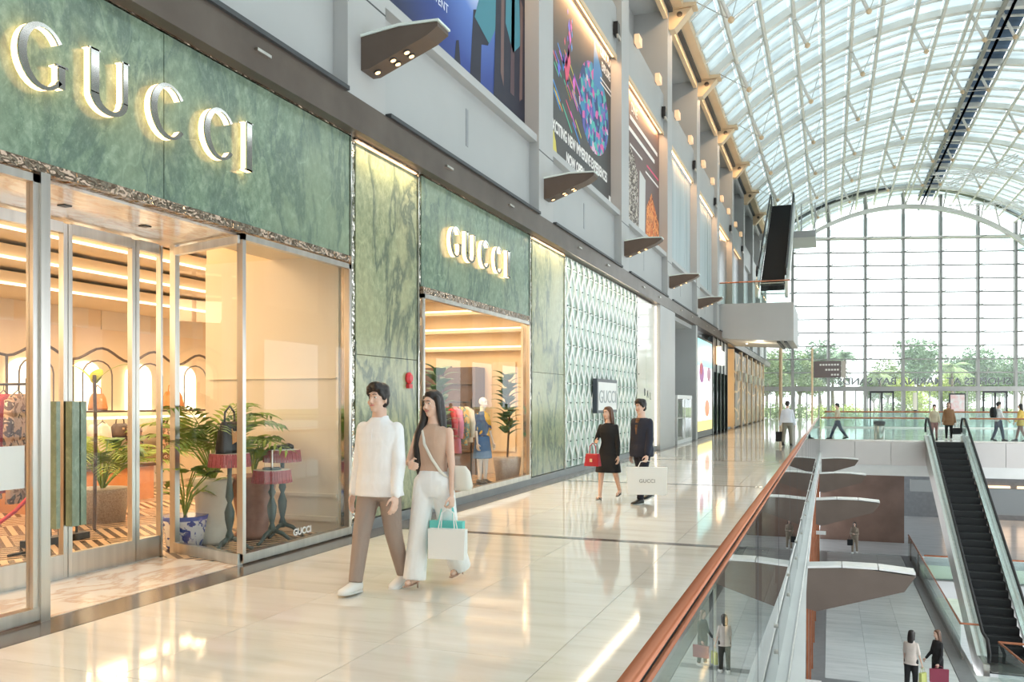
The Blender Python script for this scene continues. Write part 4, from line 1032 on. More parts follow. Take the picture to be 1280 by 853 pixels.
_r = ramp(M_blue, _z.outputs[2], [(0.0,(1,1,1)),(0.035,(1,1,1)),(0.045,(0,0,0)),(0.31,(0,0,0)),(0.32,(1,1,1))])
L(M_blue, mixc(M_blue, _r, _c, (0.08,0.12,0.42)), B(M_blue).inputs['Base Color'])
M_cer = mottled('cream_ceramic',(0.72,0.66,0.55),(0.78,0.73,0.62),6,0.3); M_terra = mottled('terracotta',(0.30,0.14,0.10),(0.42,0.22,0.16),9,0.6)
M_grn = mottled('speckled_stone',(0.30,0.26,0.22),(0.55,0.50,0.45),60,0.5)
def at(u, v, z=0.0):                                   # where a sight line meets the level z
    dep = F*(CAMH-z)/(v-HZ); r = (u-640)/F*dep; return (r*CT-dep*ST, r*ST+dep*CT, z)
def plant(lab, u, v, z=0.003, name='potted_plant'): x, y, _ = at(u, v, z); return thing(name, lab, 'plant', (x,y,z))
t = plant('monstera in a blue and white porcelain pot beside the entrance corner', 231, 685)
pot(t, [(0.17,0),(0.19,0.02),(0.235,0.30),(0.25,0.36),(0.225,0.36)], M_blue, 0.34, 0.22)
leafy(t, 0.33, 0.55, 15, M_pl1, 0.24, 0.12, 1, 0.30, 5)
t = plant('large areca palm in a tall cream ceramic planter', 266, 679)
pot(t, [(0.17,0),(0.185,0.03),(0.165,0.1),(0.185,0.35),(0.195,0.60),(0.225,0.70),(0.225,0.74),(0.19,0.74)], M_cer, 0.70, 0.19)
areca(t, 0.70, 1.5, 17, M_pl1, 0.6, 11)
t = plant('palm in a brown urn behind the red fringed tables', 317, 672)
pot(t, [(0.20,0),(0.22,0.05),(0.17,0.12),(0.22,0.4),(0.26,0.62),(0.31,0.70),(0.31,0.74),(0.24,0.74)], M_terra, 0.70, 0.23)
areca(t, 0.7, 0.85, 7, M_pl1, 0.25, 23); leafy(t, 0.7, 0.75, 3, M_pl3, 0.2, 0.12, 0, 0.2, 9)
t = plant('bushy palm seen through the glass doors', 128, 652)
pot(t, [(0.28,0),(0.33,0.4),(0.34,0.45),(0.3,0.45)], M_grn, 0.42, 0.29)
areca(t, 0.42, 1.45, 16, M_pl1, 0.8, 31); leafy(t, 0.42, 0.7, 7, M_pl2, 0.42, 0.13, 0, 0.5, 12)
t = plant('banana plant with one yellow leaf, high among the palms behind the doors', 118, 662)
MB().tube([(0,0,0.0),(0.02,0,1.2),(0,0,1.95)],0.022,8).build('trunk', M_dbr, t, local=True)
for dx, dy, m_, ln in ((-0.5,-0.35,M_pl3,0.55),(0.55,0.6,M_pl1,0.75),(-0.1,0.3,M_pl3,0.3)):
    mb = MB(); bigleaf(mb,(0,0,1.85),(dx,dy,0.55),ln,0.10); mb.build('leaf', m_, t, local=True, fix=False)
for (u, v, sd, lab) in ((548,627,41,'fiddle-leaf plant at the left side of the second window'),(634,603,43,'tall fiddle-leaf plant at the right side of the second window')):
    t = plant(lab, u, v); 
    pot(t, [(0.22,0),(0.28,0.42),(0.29,0.5),(0.25,0.5)], M_grn, 0.47, 0.24)
    rnd = random.Random(sd); MB().tube([(0,0,0.45),(0.04,0.02,1.3),(0,0,2.1)],0.02,8).build('trunk', M_dbr, t, local=True)
    for k in range(34):
        z = 0.95+1.2*k/34; a = k*2.4; mb = MB(); bigleaf(mb,(0.02*math.cos(a),0.02*math.sin(a),z),(math.cos(a),math.sin(a),0.55),0.42,0.12); mb.build('leaf', M_pl2, t, local=True, fix=False)

# ---------------------------------------------------------------- fringed tables
M_frg = mottled('red_fringe',(0.36,0.07,0.08),(0.48,0.13,0.14),30,0.8,kind='object'); M_grnw = mottled('dark_green_wood',(0.045,0.075,0.07),(0.08,0.11,0.10),6,0.35)
def fringetable(lab, u, v, h, r=0.205):
    x, y, _ = at(u, v); t = thing('pedestal_table', lab, 'table', (x,y,0.003), group='red fringed pedestal tables')
    MB().lathe([(0.03,0.10),(0.045,0.16),(0.025,0.22),(0.05,0.34),(0.055,0.42),(0.022,0.52),(0.045,0.58),(0.022,h*0.75),(0.03,h-0.08)],(0,0,0),14).build('stem', M_grnw, t, local=True, smooth=True)
    for k in range(3):
        a = 2*PI*k/3+0.5; c_, s_ = math.cos(a), math.sin(a)
        MB().tube([(0.02*c_,0.02*s_,0.14),(0.12*c_,0.12*s_,0.10),(0.2*c_,0.2*s_,0.03),(0.25*c_,0.25*s_,0.015)],[0.028,0.024,0.018,0.022],8).build('foot', M_grnw, t, local=True, smooth=True)
    MB().lathe([(0.0,h-0.01),(r,h-0.01),(r,h+0.005),(0.0,h+0.005)],(0,0,0),24).build('tabletop', M_cream2, t, local=True)
    mb = MB()
    for k in range(48):
        a0 = 2*PI*k/48; a1 = a0+2*PI/48*0.85; q = 1.03 if k % 2 else 1.0
        P_ = lambda a, rr, z: (rr*math.cos(a), rr*math.sin(a), z)
        mb.hexa([P_(a0,r*1.08*q,h-0.14),P_(a1,r*1.08*q,h-0.14),P_(a1,r*1.05*q,h-0.14),P_(a0,r*1.05*q,h-0.14),P_(a0,r*1.02,h+0.004),P_(a1,r*1.02,h+0.004),P_(a1,r*0.99,h+0.004),P_(a0,r*0.99,h+0.004)])
    mb.build('fringe', M_frg, t, local=True)
    return t, x, y
t1, x1, y1 = fringetable('red fringed pedestal table holding the dark handbag, left of the steel mullion', 287, 689, 1.05)
t2, x2, y2 = fringetable('front red fringed pedestal table right of the steel mullion, lower one', 340, 679, 0.83)
t3, x3, y3 = fringetable('rear red fringed pedestal table with shoes on top', 353, 670, 1.03)
h_ = handbag('black handbag with orange flame pattern on the left fringed table', x1, y1, 1.06,0.34,0.34,0.16,M_black)
MB().prism([(-0.05,0.10),(0.03,0.13),(0.02,0.19),(0.09,0.27),(-0.02,0.22),(-0.06,0.27)],0.075,0.082,0).build('flame_patch', M_orl, h_, local=True)
M_shoeb = nmat('black_shoe_leather',(0.02,0.02,0.022),0.3)
def loafer(lab, x, y, z, rz):
    t = thing('shoe', lab, 'shoe', (x,y,z), rz, 'display shoes on the fringed table')
    MB().loft([((0,-0.12,0.03),0.025,0.028,(1,0,0),(0,0,1)),((0,-0.08,0.04),0.035,0.04,(1,0,0),(0,0,1)),((0,0.02,0.03),0.038,0.028,(1,0,0),(0,0,1)),((0,0.10,0.025),0.036,0.022,(1,0,0),(0,0,1)),((0,0.14,0.02),0.02,0.012,(1,0,0),(0,0,1))],n=12).build('upper', M_shoeb, t, local=True, smooth=True)
    MB().box(-0.032,0.032,-0.13,0.13,0,0.012).build('sole', M_white, t, local=True)
loafer('black shoe nearer the glass on the rear fringed table', x3+0.05, y3-0.05, 1.037, 2.4); loafer('black shoe behind its pair on the rear fringed table', x3-0.04, y3+0.05, 1.037, 2.4)
t = thing('glass_cloche', 'glass cloche with a green base on the lower fringed table', 'display', (x2,y2,0.838))
MB().lathe([(0.10,0),(0.11,0.01),(0.10,0.025),(0,0.025)],(0,0,0),20).build('base', M_grnw, t, local=True); MB().lathe([(0.085,0.025),(0.085,0.20),(0.06,0.26),(0.0,0.28)],(0,0,0),18).build('dome', M_sglass, t, local=True, smooth=True)
MB().tube([(0,0,0.025),(0,0,0.22)],0.012,8).build('stand', M_steel, t, local=True)

# ---------------------------------------------------------------- clothes racks
def printmat(name, cols, sc):
    m = nmat(name, cols[0], 0.75); f = noisef(m, pos(m, kind='object'), sc, 2, 0.5, 0.8)
    st = [(0.3+0.4*i/(len(cols)-1), c_) for i, c_ in enumerate(cols)]
    L(m, ramp(m, f, st, 'CONSTANT'), B(m).inputs['Base Color']); return m
G1 = printmat('brown_print',[(0.30,0.16,0.10),(0.62,0.42,0.30),(0.10,0.06,0.05),(0.72,0.60,0.50)],9)
G2 = nmat('red_cloth',(0.55,0.04,0.06),0.7); G3 = printmat('floral_print',[(0.75,0.45,0.30),(0.20,0.12,0.08),(0.80,0.66,0.52),(0.55,0.2,0.12)],7)
G4 = nmat('emerald_cloth',(0.02,0.30,0.12),0.6); G5 = nmat('pink_cloth',(0.75,0.30,0.45),0.7); G6 = printmat('striped_print',[(0.7,0.5,0.2),(0.2,0.35,0.3),(0.75,0.7,0.6)],12); G7 = nmat('ivory_cloth',(0.75,0.70,0.62),0.7); G8 = nmat('dark_cloth',(0.05,0.04,0.05),0.8)
def garment(lab, x, y, ztop, ln, mat, w=0.44, rz=0.0, grp=None, long=False):
    t = thing('hanging_garment', lab, 'clothes', (x,y,ztop), rz, grp)
    mb = MB(); z0 = -0.08
    mb.loft([((0,0,z0),0.05,0.10),((0,0,z0-0.06),0.05,w*0.5),((0,0,z0-0.25),0.07,w*0.46),((0,0,z0-ln*0.6),0.06,w*0.42),((0,0,z0-ln),0.07,w*0.52)],n=14,p=2.6)
    mb.build('cloth', mat, t, local=True, smooth=True)
    for sg in (-1,1): MB().tube([(0,sg*w*0.45,z0-0.07),(0.01,sg*w*0.56,z0-0.3),(0.0,sg*w*0.56,z0-0.58)],[0.05,0.05,0.045],8).build('sleeve', mat, t, local=True, smooth=True)
    MB().tube([(0,-w*0.4,-0.11),(0,0,-0.04),(0,w*0.4,-0.11)],0.008,5).tube([(0,0,-0.04),(0,0.01,0.02),(0,0,0.035)],0.005,5).build('hanger', M_black, t, local=True)
    return t
def rack(lab, x, y, ln, h, rz=0):
    t = thing('clothes_rack', lab, 'rack', (x,y,0.003), rz)
    for s_ in (0, ln): MB().tube([(s_,0,0.02),(s_,0,h+0.06)],0.016,8).build('upright', M_black, t, local=True); MB().tube([(s_,-0.22,0.02),(s_,0.22,0.02)],0.016,8).build('foot', M_black, t, local=True)
    MB().tube([(0,0,h),(ln,0,h)],0.014,8).build('bar', M_black, t, local=True); MB().tube([(0,0,h-0.28),(ln,0,h-0.28)],0.008,6).build('tie_bar', M_black, t, local=True)
    return t
rack('black clothes rack behind the left glass screen', -9.05, 6.6, 1.1, 1.80)
for k,(m_,l_) in enumerate(((G1,'brown patterned dress on the left rack, leftmost'),(G1,'brown patterned dress on the left rack, second'),(G1,'brown patterned dress on the left rack, in the middle'),(G2,'red coat on the left rack'),(G1,'patterned jacket at the right end of the left rack'))):
    garment(l_, -8.92+0.21*k, 6.6, 1.78, 1.15-0.1*(k%2), m_, rz=0.5)
rack('black clothes rack in the second window', -6.5, 13.2, 1.9, 1.60, PI/2)
gl = [(G4,'emerald green satin shirt in the second window, nearest the couple',0.75),(G3,'floral printed dress in the second window',1.2),(G8,'dark dress hanging behind the floral one in the second window',1.1),(G2,'red blouse in the second window',0.6),(G5,'pink dress in the second window',0.95),(G6,'olive striped shirt in the second window',0.8),(G7,'ivory jacket with pink skirt length in the second window',0.75)]
for k,(m_,l_,ln_) in enumerate(gl):
    garment(l_, -6.5, 13.25+0.27*k, 1.60, ln_*0.9, m_, rz=0.9)
t = thing('dark_cabinet', 'dark brown open cabinet at the back of the second window', 'cabinet', (-8.2,17.4,0))
MB().box(-9.0,-7.3,17.3,17.74,0,2.38).build('body', M_dbr, t)
for z in (0.5,1.0,1.5,2.0): MB().box(-8.95,-7.35,17.2,17.3,z,z+0.04).build('shelf', M_bronze, t)
for x in (-9.0,-8.15,-7.34): MB().box(x,x+0.04,17.18,17.3,0,2.38).build('upright', M_bronze, t)
for k, z in enumerate((2.75,3.15,3.55,3.9)):
    box('cornice', M_cream2, -12.5,-5.7, 17.55-0.12*k, 17.75, z, z+0.10, sw_); box('cove_light', M_cove, -12.5,-5.7, 17.54-0.12*k, 17.55-0.12*k, z+0.07, z+0.10, sw_)
for x0_ in (-12.2,-10.6,-7.1,-6.4): box('wall_panel', M_cream2, x0_, x0_+0.55, 17.70, 17.75, 0.5, 2.5, sw_)
for y_ in (12.0,14.2): MB().tube([(-6.9,y_,ZI-0.02),(-6.9,y_,ZI+0.0)],0.06,12).build('recessed_light', M_black, sc_)
# clothes below the back shelves
for k in range(16):
    y = 2+k*0.75; garment('garment hanging under the back shelf, behind the plants', XB+0.3, y, 1.30-0.0, 0.8, [G8,G7,G1,G3][k%4], w=0.4, rz=0.3, grp='clothes under the back shelf')
# stanchion with red rope
t = thing('rope_barrier', 'red velvet rope sagging from a black post by the left door', 'barrier', (-7.4,5.0,0))
for y in (5.0,6.35): MB().lathe([(0.14,0),(0.14,0.015),(0.02,0.03),(0.018,0.9),(0.035,0.92),(0.0,0.95)],(-7.4,y,0.003),14).build('post', M_black, t, smooth=True)
MB().tube([(-7.4,5.0+1.35*q/8,0.85-0.42*math.sin(PI*q/8)) for q in range(9)],0.02,8).build('rope', G2, t, smooth=True)
t = thing('display_pedestal', 'black wrought-iron stand behind the marble door handles', 'stand', (-8.3,7.2,0))
for y in (6.95,7.07,7.19,7.31,7.43,7.55): MB().tube([(-8.3,y,0.05),(-8.3,y,0.98)],0.015,6).build('baluster', M_black, t)
MB().box(-8.34,-8.26,6.90,7.60,0.98,1.02).build('top_rail', M_black, t); MB().box(-8.36,-8.2,6.85,7.65,0.0,0.08).build('base', M_black, t)
t = thing('wooden_pedestal', 'low orange-brown wooden counter at the back of the shop', 'counter', (-11,9.5,0)); 
MB().box(-11.4,-10.6,8.9,11.2,0,0.55).build('body', M_orl, t); MB().box(-11.45,-10.55,8.85,11.25,0.55,0.6).build('top', M_dbr, t)

# ================================================================ LATTICE SCREEN
M_gback = mottled('pale_green_glass_panel',(0.42,0.54,0.47),(0.50,0.62,0.55),0.6,0.12); M_lat = nmat('white_lattice',(0.82,0.84,0.82),0.35)
ls = thing('lattice_screen', 'white woven lattice screen over pale green panels, right of the green marble', 'screen', (XF,17.98,0.1))
for k in range(4): box('backing_panel', M_gback, XF-0.10, XF-0.03, 17.97+1.807*k, 17.97+1.807*(k+1)-0.008, 0.14, 4.84, ls)
py, pz = 0.4815, 0.86
for j in range(15):
    yc = 17.98 + py*(j+0.5)
    for sg in (-1,1):
        mb = MB(); prev = None; nseg = 40
        for i in range(nseg+1):
            z = 0.16 + (4.82-0.16)*i/nseg
            tri = abs(((z-0.3)/pz) % 1.0 - 0.5)*2       # 0..1 triangle wave
            y = yc + sg*(0.5-0.5*math.cos(tri*PI))*py*0.46; x0 = XF-0.03 + (0.02 if sg > 0 else 0.0)
            cur = [(x0,y-0.045,z),(x0+0.02,y-0.045,z),(x0+0.02,y+0.045,z),(x0,y+0.045,z)]
            if prev: mb.hexa(prev+cur)
            prev = cur
        mb.build('lattice_strand', M_lat, ls)
for i in range(6):
    z = 0.3+pz*i; 
    if z < 4.8: box('tie_bar', M_lat, XF-0.035, XF-0.02, 17.98, 25.18, z-0.012, z+0.012, ls)
    mb = MB()
    for j in range(16):
        for zz in (z, z+pz/2): 
            if zz < 4.8: mb.ball((XF+0.03, 17.98+py*(j+(0.5 if zz != z else 0)), zz), 0.018, n=8, m=4)
    mb.build('rivets', M_grnw, ls)['kind'] = 'stuff'
al = bpy.data.lights.new('slot_light','AREA'); al.shape='RECTANGLE'; al.size=0.06; al.size_y=7; al.energy=24; al.color=(1,0.82,0.6)
ao = bpy.data.objects.new('slot_light', al); COL.objects.link(ao); ao.location=(XF+0.10,21.6,4.84); ao.rotation_euler=(0,math.radians(-30),0)
fs = thing('framed_sign', 'framed white sign with grey lettering mounted on the lattice screen', 'sign', (XF+0.05,20.2,1.4))
ya, yb_ = Yu(745,-5.35), Yu(770,-5.35)
box('frame', nmat('sign_frame',(0.05,0.06,0.08),0.3), XF+0.02, XF+0.13, ya, yb_, 1.33, 2.18, fs)
box('panel', M_white, XF+0.13, XF+0.135, ya+0.10, yb_-0.08, 1.40, 2.10, fs)
text('lettering', 'GUCCI', 0.46, 0.003, nmat('lettering_grey',(0.35,0.37,0.38),0.4), frame_m((XF+0.14,(ya+yb_)/2,1.72),(0,1,0),(0,0,1)), fs, xs=1.25)

# ================================================================ GLOSSY CREAM BAY
gb_ = thing('glossy_shopfront', 'glossy cream shopfront panel with a glowing edge, right of the lattice screen', 'shopfront', (XF,25.4,0))
M_gloss = mottled('cream_gloss',(0.80,0.76,0.66),(0.86,0.83,0.76),0.5,0.06)
for a, b_ in ((25.37,26.7),(26.72,28.15)): box('panel', M_gloss, XF-0.1, XF, a, b_, 0.14, 4.8, gb_)
box('edge_light', M_cove, XF-0.02, XF+0.03, 28.2, 28.25, 0.14, 4.8, gb_)
box('baseboard', M_border, XF-0.1, XF+0.03, 25.37, 28.25, 0, 0.13, gb_)
for q_, ch_ in enumerate('BAL'): text('letter', ch_, 0.34, 0.004, M_dark, frame_m((XF+0.006,26.45+0.45*q_,1.9-0.06*q_),(0,1,0),(0,0,1)), gb_)
# pier and niche beyond
pr = MB().box(XF-0.6,-5.30,28.28,31.2,0,4.86).build('pier', M_pier); tag(pr,'broad grey pier between the glossy cream shopfront and the recess','pier')
Yn0, Yn1 = 31.2, 37.0
nb = MB().box(-7.4,-7.3,Yn0,Yn1,0,4.9).box(-7.3,-5.3,Yn0-0.01,Yn0,0,4.9).box(-7.4,-5.32,Yn1-0.5,Yn1,0,4.9).box(-7.4,-5.5,Yn0,Yn1,4.7,4.95).build('wall_niche', M_wall); tag(nb, kind='structure')
kc = thing('display_case', 'white glass display case with black suitcases in the grey recess', 'cabinet', (-5.9,33.5,0))
y0, y1_ = 32.0, 35.6; x0, x1_ = -6.9, -5.35
MB().box(x0,x1_,y0,y1_,0,0.14).build('plinth', M_white, kc); MB().box(x0,x1_,y0,y1_,1.72,1.86).build('top', M_white, kc)
for x in (x0+0.04,x1_-0.04):
    for y in (y0+0.04,(y0+y1_)/2,y1_-0.04): MB().box(x-0.04,x+0.04,y-0.04,y+0.04,0.14,1.72).build('post', M_white, kc)
for a,b_ in ((y0+0.08,(y0+y1_)/2-0.04),((y0+y1_)/2+0.04,y1_-0.08)): MB().box(x1_-0.02,x1_-0.01,a,b_,0.14,1.72).build('glass_pane', M_sglass, kc)
MB().box(x0+0.08,x1_-0.08,y0+0.02,y0+0.03,0.14,1.72).build('glass_pane', M_sglass, kc)
MB().box(x0,x0+0.05,y0,y1_,0.14,1.72).build('back_panel', mottled('teal_panel',(0.12,0.24,0.27),(0.18,0.32,0.34),1,0.5), kc)
MB().box(x0+0.05,x1_-0.1,y0+0.1,y1_-0.1,0.95,0.97).build('glass_shelf', M_white, kc)
def suitcase(lab, x, y, w, h, z=0.14):
    t = thing('suitcase', lab, 'suitcase', (x,y,z)); MB().box(-0.14,0.14,-w/2,w/2,0.03,h).build('shell', M_shoeb, t, local=True, bevel=0.03)
    MB().tube([(0,-0.07,h),(0,-0.07,h+0.14),(0,0.07,h+0.14),(0,0.07,h)],0.012,6).build('handle', M_steel, t, local=True)
    for sy in (-1,1): MB().tube([(-0.02,sy*w*0.4,0.02),(0.02,sy*w*0.4,0.02)],0.02,8).build('wheel', M_black, t, local=True)
suitcase('tall black suitcase in the display case, left one', -6.0, 32.9, 0.45, 0.72); suitcase('black suitcase in the display case, right one', -5.95, 34.6, 0.5, 0.68)
# lightbox poster
lb_ = thing('lightbox', 'bright coloured fashion lightbox with teal top and yellow foot', 'poster', (-5.35,37.2,0))
ya, yb_ = 37.15, 42.3
MB().box(-5.5,-5.38,ya,yb_,0.02,4.5).build('frame', M_black, lb_)
cols = [((0.95,0.72,0.18),0.3,0.75),((0.95,0.90,0.84),0.75,2.0),((0.94,0.92,0.92),2.0,3.2),((0.25,0.62,0.62),3.2,4.4)]
for c_, a, b_ in cols: MB().box(-5.38,-5.372,ya+0.15,yb_-0.15,a,b_-0.004).build('printed_panel', nmat('print', c_, 0.3, emit=c_, es=0.7), lb_)
for (y_, z_, ry, rz_, c_) in ((38.6,2.9,0.75,0.45,(0.30,0.06,0.25)),(38.4,3.15,0.4,0.35,(0.75,0.45,0.32)),(41,2.9,0.6,0.35,(0.35,0.12,0.2)),(40.4,1.3,0.8,0.4,(0.85,0.25,0.12)),(39.8,2.3,1.2,0.3,(0.85,0.8,0.85))):
    MB().prism([(y_+ry*math.cos(t_), z_+rz_*math.sin(t_)) for t_ in [2*PI*q/12 for q in range(12)]],-5.372,-5.366,0).build('printed_shape', nmat('print', c_, 0.3, emit=c_, es=0.4), lb_)
# dark framed shop, gold bay, patterned bays
ds = thing('dark_shopfront', 'black framed glass shopfront with a small lit sign, beyond the lightbox', 'shopfront', (-5.4,42.6,0))
Ya = 42.5; Yb = 48.8
for k in range(5):
    y = Ya + (Yb-Ya)*k/4; MB().box(-5.5,-5.36,y-0.09,y+0.09,0,4.85).build('frame', M_black, ds)
    if k < 4: MB().box(-5.46,-5.44,y+0.09,y+(Yb-Ya)/4-0.09,0.1,3.1).build('glass_pane', M_gglass, ds); MB().box(-5.5,-5.4,y+0.09,y+(Yb-Ya)/4-0.09,3.1,4.8).build('dark_panel', M_border if k else M_black, ds)
MB().box(-5.6,-5.5,Ya,Yb,0,4.8).build('backdrop', M_grnw, ds)
MB().box(-5.36,-5.15,Ya+1.5,Ya+3.0,3.5,4.2).build('sign_box', emis('white_sign_light',(1,0.95,0.85),1.3), ds); MB().box(-5.36,-5.14,Ya+1.2,Ya+1.5,3.5,4.4).build('sign_side', M_warm, ds)
gd = thing('gold_bay', 'glowing gold-lined shop entrance beyond the black shopfront', 'shopfront', (-5.4,49,0))
MB().box(-5.86,-5.8,48.9,52.8,0,4.8).build('lining', nmat('glowing_gold_lining',(0.85,0.62,0.32),0.4, emit=(1,0.65,0.3), es=0.5), gd); MB().box(-5.8,-5.4,52.6,52.8,0,4.8).build('jamb', M_beam, gd)  # lining glows by itself to give the gold its lit look
bz = thing('patterned_shopfront', 'bronze shopfront bays with a gold honeycomb pattern near the end wall', 'shopfront', (-5.4,53,0))
M_hexb = nmat('bronze_pattern',(0.30,0.22,0.16),0.35,0.3); _v = N(M_hexb,'ShaderNodeTexVoronoi',feature='DISTANCE_TO_EDGE'); _v.inputs['Scale'].default_value = 1.0; L(M_hexb, pos(M_hexb,(1,0.7,0.9)), _v.inputs[0])
L(M_hexb, ramp(M_hexb, _v.outputs['Distance'], [(0.03,(0.75,0.50,0.26)),(0.07,(0.24,0.17,0.13))]), B(M_hexb).inputs['Base Color'])
for k in range(6):
    y = 53+3.9*k; MB().box(-5.5,-5.38,y,y+3.5,0.1,4.6).build('patterned_panel', M_hexb, bz); MB().box(-5.5,-5.3,y+3.5,y+3.9,0,4.8).build('post', M_beam, bz)
    MB().box(-5.36,-5.2,y+1.2,y+2.0,2.9,3.5).build('sign_box', M_gloss, bz)
bw = MB().box(-7,-5.6,37.1,84,-0.03,0.1).box(-6.2,-5.9,42.3,84.2,0,4.9).build('wall_behind_shops', M_wall); tag(bw, kind='structure')

# ================================================================ POSTERS ON THE WALL
XP = -5.60
def posterbox(name, lab, y0, y1, z0, z1, mat):
    t = thing(name, lab, 'poster', (XP,y0,z0)); box('sheet', mat, XP-0.02, XP, y0, y1, z0, z1, t); return t
def pm_blue():
    m = nmat('night_blue_print',(0.02,0.04,0.2),0.45); g = N(m,'ShaderNodeTexGradient',gradient_type='SPHERICAL')
    mp = pos(m, (0.32,0.32,0.32)); mp.node.inputs['Location'].default_value = (0.32*5.6,-0.32*13.1,-0.32*8.9); L(m, mp, g.inputs[0])
    L(m, ramp(m, g.outputs['Fac'], [(0.0,(0.008,0.015,0.07)),(0.45,(0.02,0.05,0.26)),(0.75,(0.10,0.2,0.55)),(0.95,(0.8,0.85,0.95))]), B(m).inputs['Base Color']); return m
p_ = posterbox('stage_poster', 'night-blue stage poster of dark performers under a spotlight', 9.6, 15.75, 6.75, 10.98, pm_blue())
def flat(mb_pts, mat, par, k=1, name='printed_shape'):
    return MB().prism(mb_pts, XP+0.001*k, XP+0.001*k+0.001, 0).build(name, mat, par)
sil = nmat('silhouette',(0.012,0.012,0.03),0.5); skn = nmat('printed_skin',(0.16,0.09,0.08),0.5); tea = nmat('printed_teal',(0.05,0.22,0.28),0.5); pbr = nmat('printed_brown',(0.09,0.05,0.06),0.5)
flat([(12.95,6.95),(13.05,7.8),(13.1,8.2),(13.45,8.35),(13.95,8.2),(13.75,7.85),(13.45,7.75),(13.4,6.95)], sil, p_, 2)
flat([(13.15,8.1),(13.4,8.6),(13.6,9.2),(14.3,9.3),(14.2,8.4),(13.8,7.9)], tea, p_, 3)
flat([(14.0,6.9),(14.1,8.4),(14.2,10.95),(15.7,10.95),(15.74,9.2),(15.7,6.9)], sil, p_, 4)
flat([(14.35,7.6),(14.4,9.6),(14.55,9.6),(14.5,7.4)], skn, p_, 5); flat([(14.85,7.4),(14.95,9.9),(15.1,9.9),(15.05,7.4)], pbr, p_, 5); flat([(15.35,7.4),(15.4,9.4),(15.55,9.3),(15.5,7.5)], skn, p_, 5); flat([(14.6,8.6),(14.65,9.6),(15.3,9.8),(15.4,8.5),(15.0,8.2)], tea, p_, 5)
flat([(12.3,6.9),(12.4,7.4),(12.5,7.45),(12.6,6.9)], sil, p_, 2)
text('printed_lettering','EVENT', 0.2, 0.001, nmat('print_white',(0.75,0.8,0.9),0.5), frame_m((XP+0.004,11.8,7.75),(0,1,0),(0,0,1)), p_)
p_ = posterbox('collage_poster', 'charcoal exhibition poster with neon streaks and a colourful sphere', 16.7, 22.8, 6.75, 10.98, mottled('charcoal_print',(0.055,0.055,0.055),(0.075,0.073,0.07),1,0.5))
wh = nmat('print_white2',(0.85,0.83,0.80),0.5)
YL, YRR = Yu(692,XP), Yu(762,XP)
def PY(u): return Yu(u,XP)
sph = nmat('neon_collage',(0.1,0.2,0.5),0.5); _n = N(sph,'ShaderNodeTexVoronoi'); _n.inputs['Scale'].default_value = 5.5; L(sph, pos(sph), _n.inputs[0]); _s = N(sph,'ShaderNodeSeparateColor'); L(sph,_n.outputs['Color'],_s.inputs[0])
L(sph, ramp(sph,_s.outputs[0],[(0.0,(0.03,0.06,0.18)),(0.25,(0.04,0.25,0.42)),(0.45,(0.10,0.10,0.40)),(0.6,(0.65,0.12,0.35)),(0.75,(0.08,0.45,0.40)),(0.88,(0.7,0.5,0.6)),(0.95,(0.3,0.1,0.4))],'CONSTANT'), B(sph).inputs['Base Color'])
cy, cz_ = PY(743), 9.05
flat([(cy+1.45*math.cos(t_), cz_+1.12*math.sin(t_)) for t_ in [2*PI*q/28 for q in range(28)]], sph, p_, 2, 'printed_sphere')
rnd = random.Random(4); ncol = [(0.75,0.35,0.08),(0.05,0.30,0.75),(0.75,0.10,0.20),(0.10,0.55,0.35),(0.65,0.55,0.10),(0.15,0.15,0.7),(0.7,0.15,0.6)]
nm_ = [nmat('neon_print', c_, 0.5) for c_ in ncol]
for k in range(26):
    y_ = 17.2+rnd.uniform(0,2.0); z_ = 8.1+rnd.uniform(0,1.6)+(18.2-y_)*0.2; ln = rnd.uniform(0.3,0.8)
    flat([(y_,z_),(y_+ln,z_-ln*0.55),(y_+ln,z_-ln*0.55+0.05),(y_,z_+0.05)], nm_[k%7], p_, 2+k%3)
for k in range(22):
    y_ = 18.6+rnd.gauss(0,0.28); z_ = 8.9+1.7*k/22; s_ = rnd.uniform(0.04,0.14)*(1.4-k/22)
    flat([(y_,z_-s_*2.2),(y_+s_,z_),(y_,z_+s_*2.2),(y_-s_,z_)], nm_[(1,5,6,2)[k%4]], p_, 4)
flat([(20.8,9.7),(20.9,10.8),(21.7,10.2),(21.6,9.7)], nmat('print_blue',(0.07,0.22,0.45),0.5), p_, 3)
text('printed_lettering','EXCITING NEW IMMERSIVE EXPERIENCES', 0.36, 0.001, wh, frame_m((XP+0.006,19.75,7.60),(0,1,0),(0,0,1)), p_, bold=0.012, xs=0.74)
text('printed_lettering','NOW OPEN', 0.34, 0.001, wh, frame_m((XP+0.006,19.2,7.15),(0,1,0),(0,0,1)), p_, bold=0.014, xs=0.8)
for q, z_ in enumerate((10.78,10.42)): text('printed_lettering',('CLICK. PLAY','EXPLORE')[q], 0.32, 0.001, wh, frame_m((XP+0.006,22.1,z_),(0,1,0),(0,0,1)), p_, bold=0.01, xs=0.7)
for z_ in (10.05,9.93): flat([(21.5,z_),(22.7,z_),(22.7,z_+0.04),(21.5,z_+0.04)], wh, p_, 6, 'printed_line')
flat([(17.3,7.0),(17.35,7.35),(17.5,7.5),(17.65,7.3),(17.75,7.0)], nm_[4], p_, 6); flat([(22.4,7.0),(22.4,7.2),(22.62,7.2),(22.62,7.0)], wh, p_, 6)
p_ = posterbox('dining_poster', 'brown poster with white ornate figure and orange flames', 23.7, 29.75, 6.75, 10.98, mottled('brown_print',(0.13,0.085,0.08),(0.17,0.11,0.10),0.5,0.5))
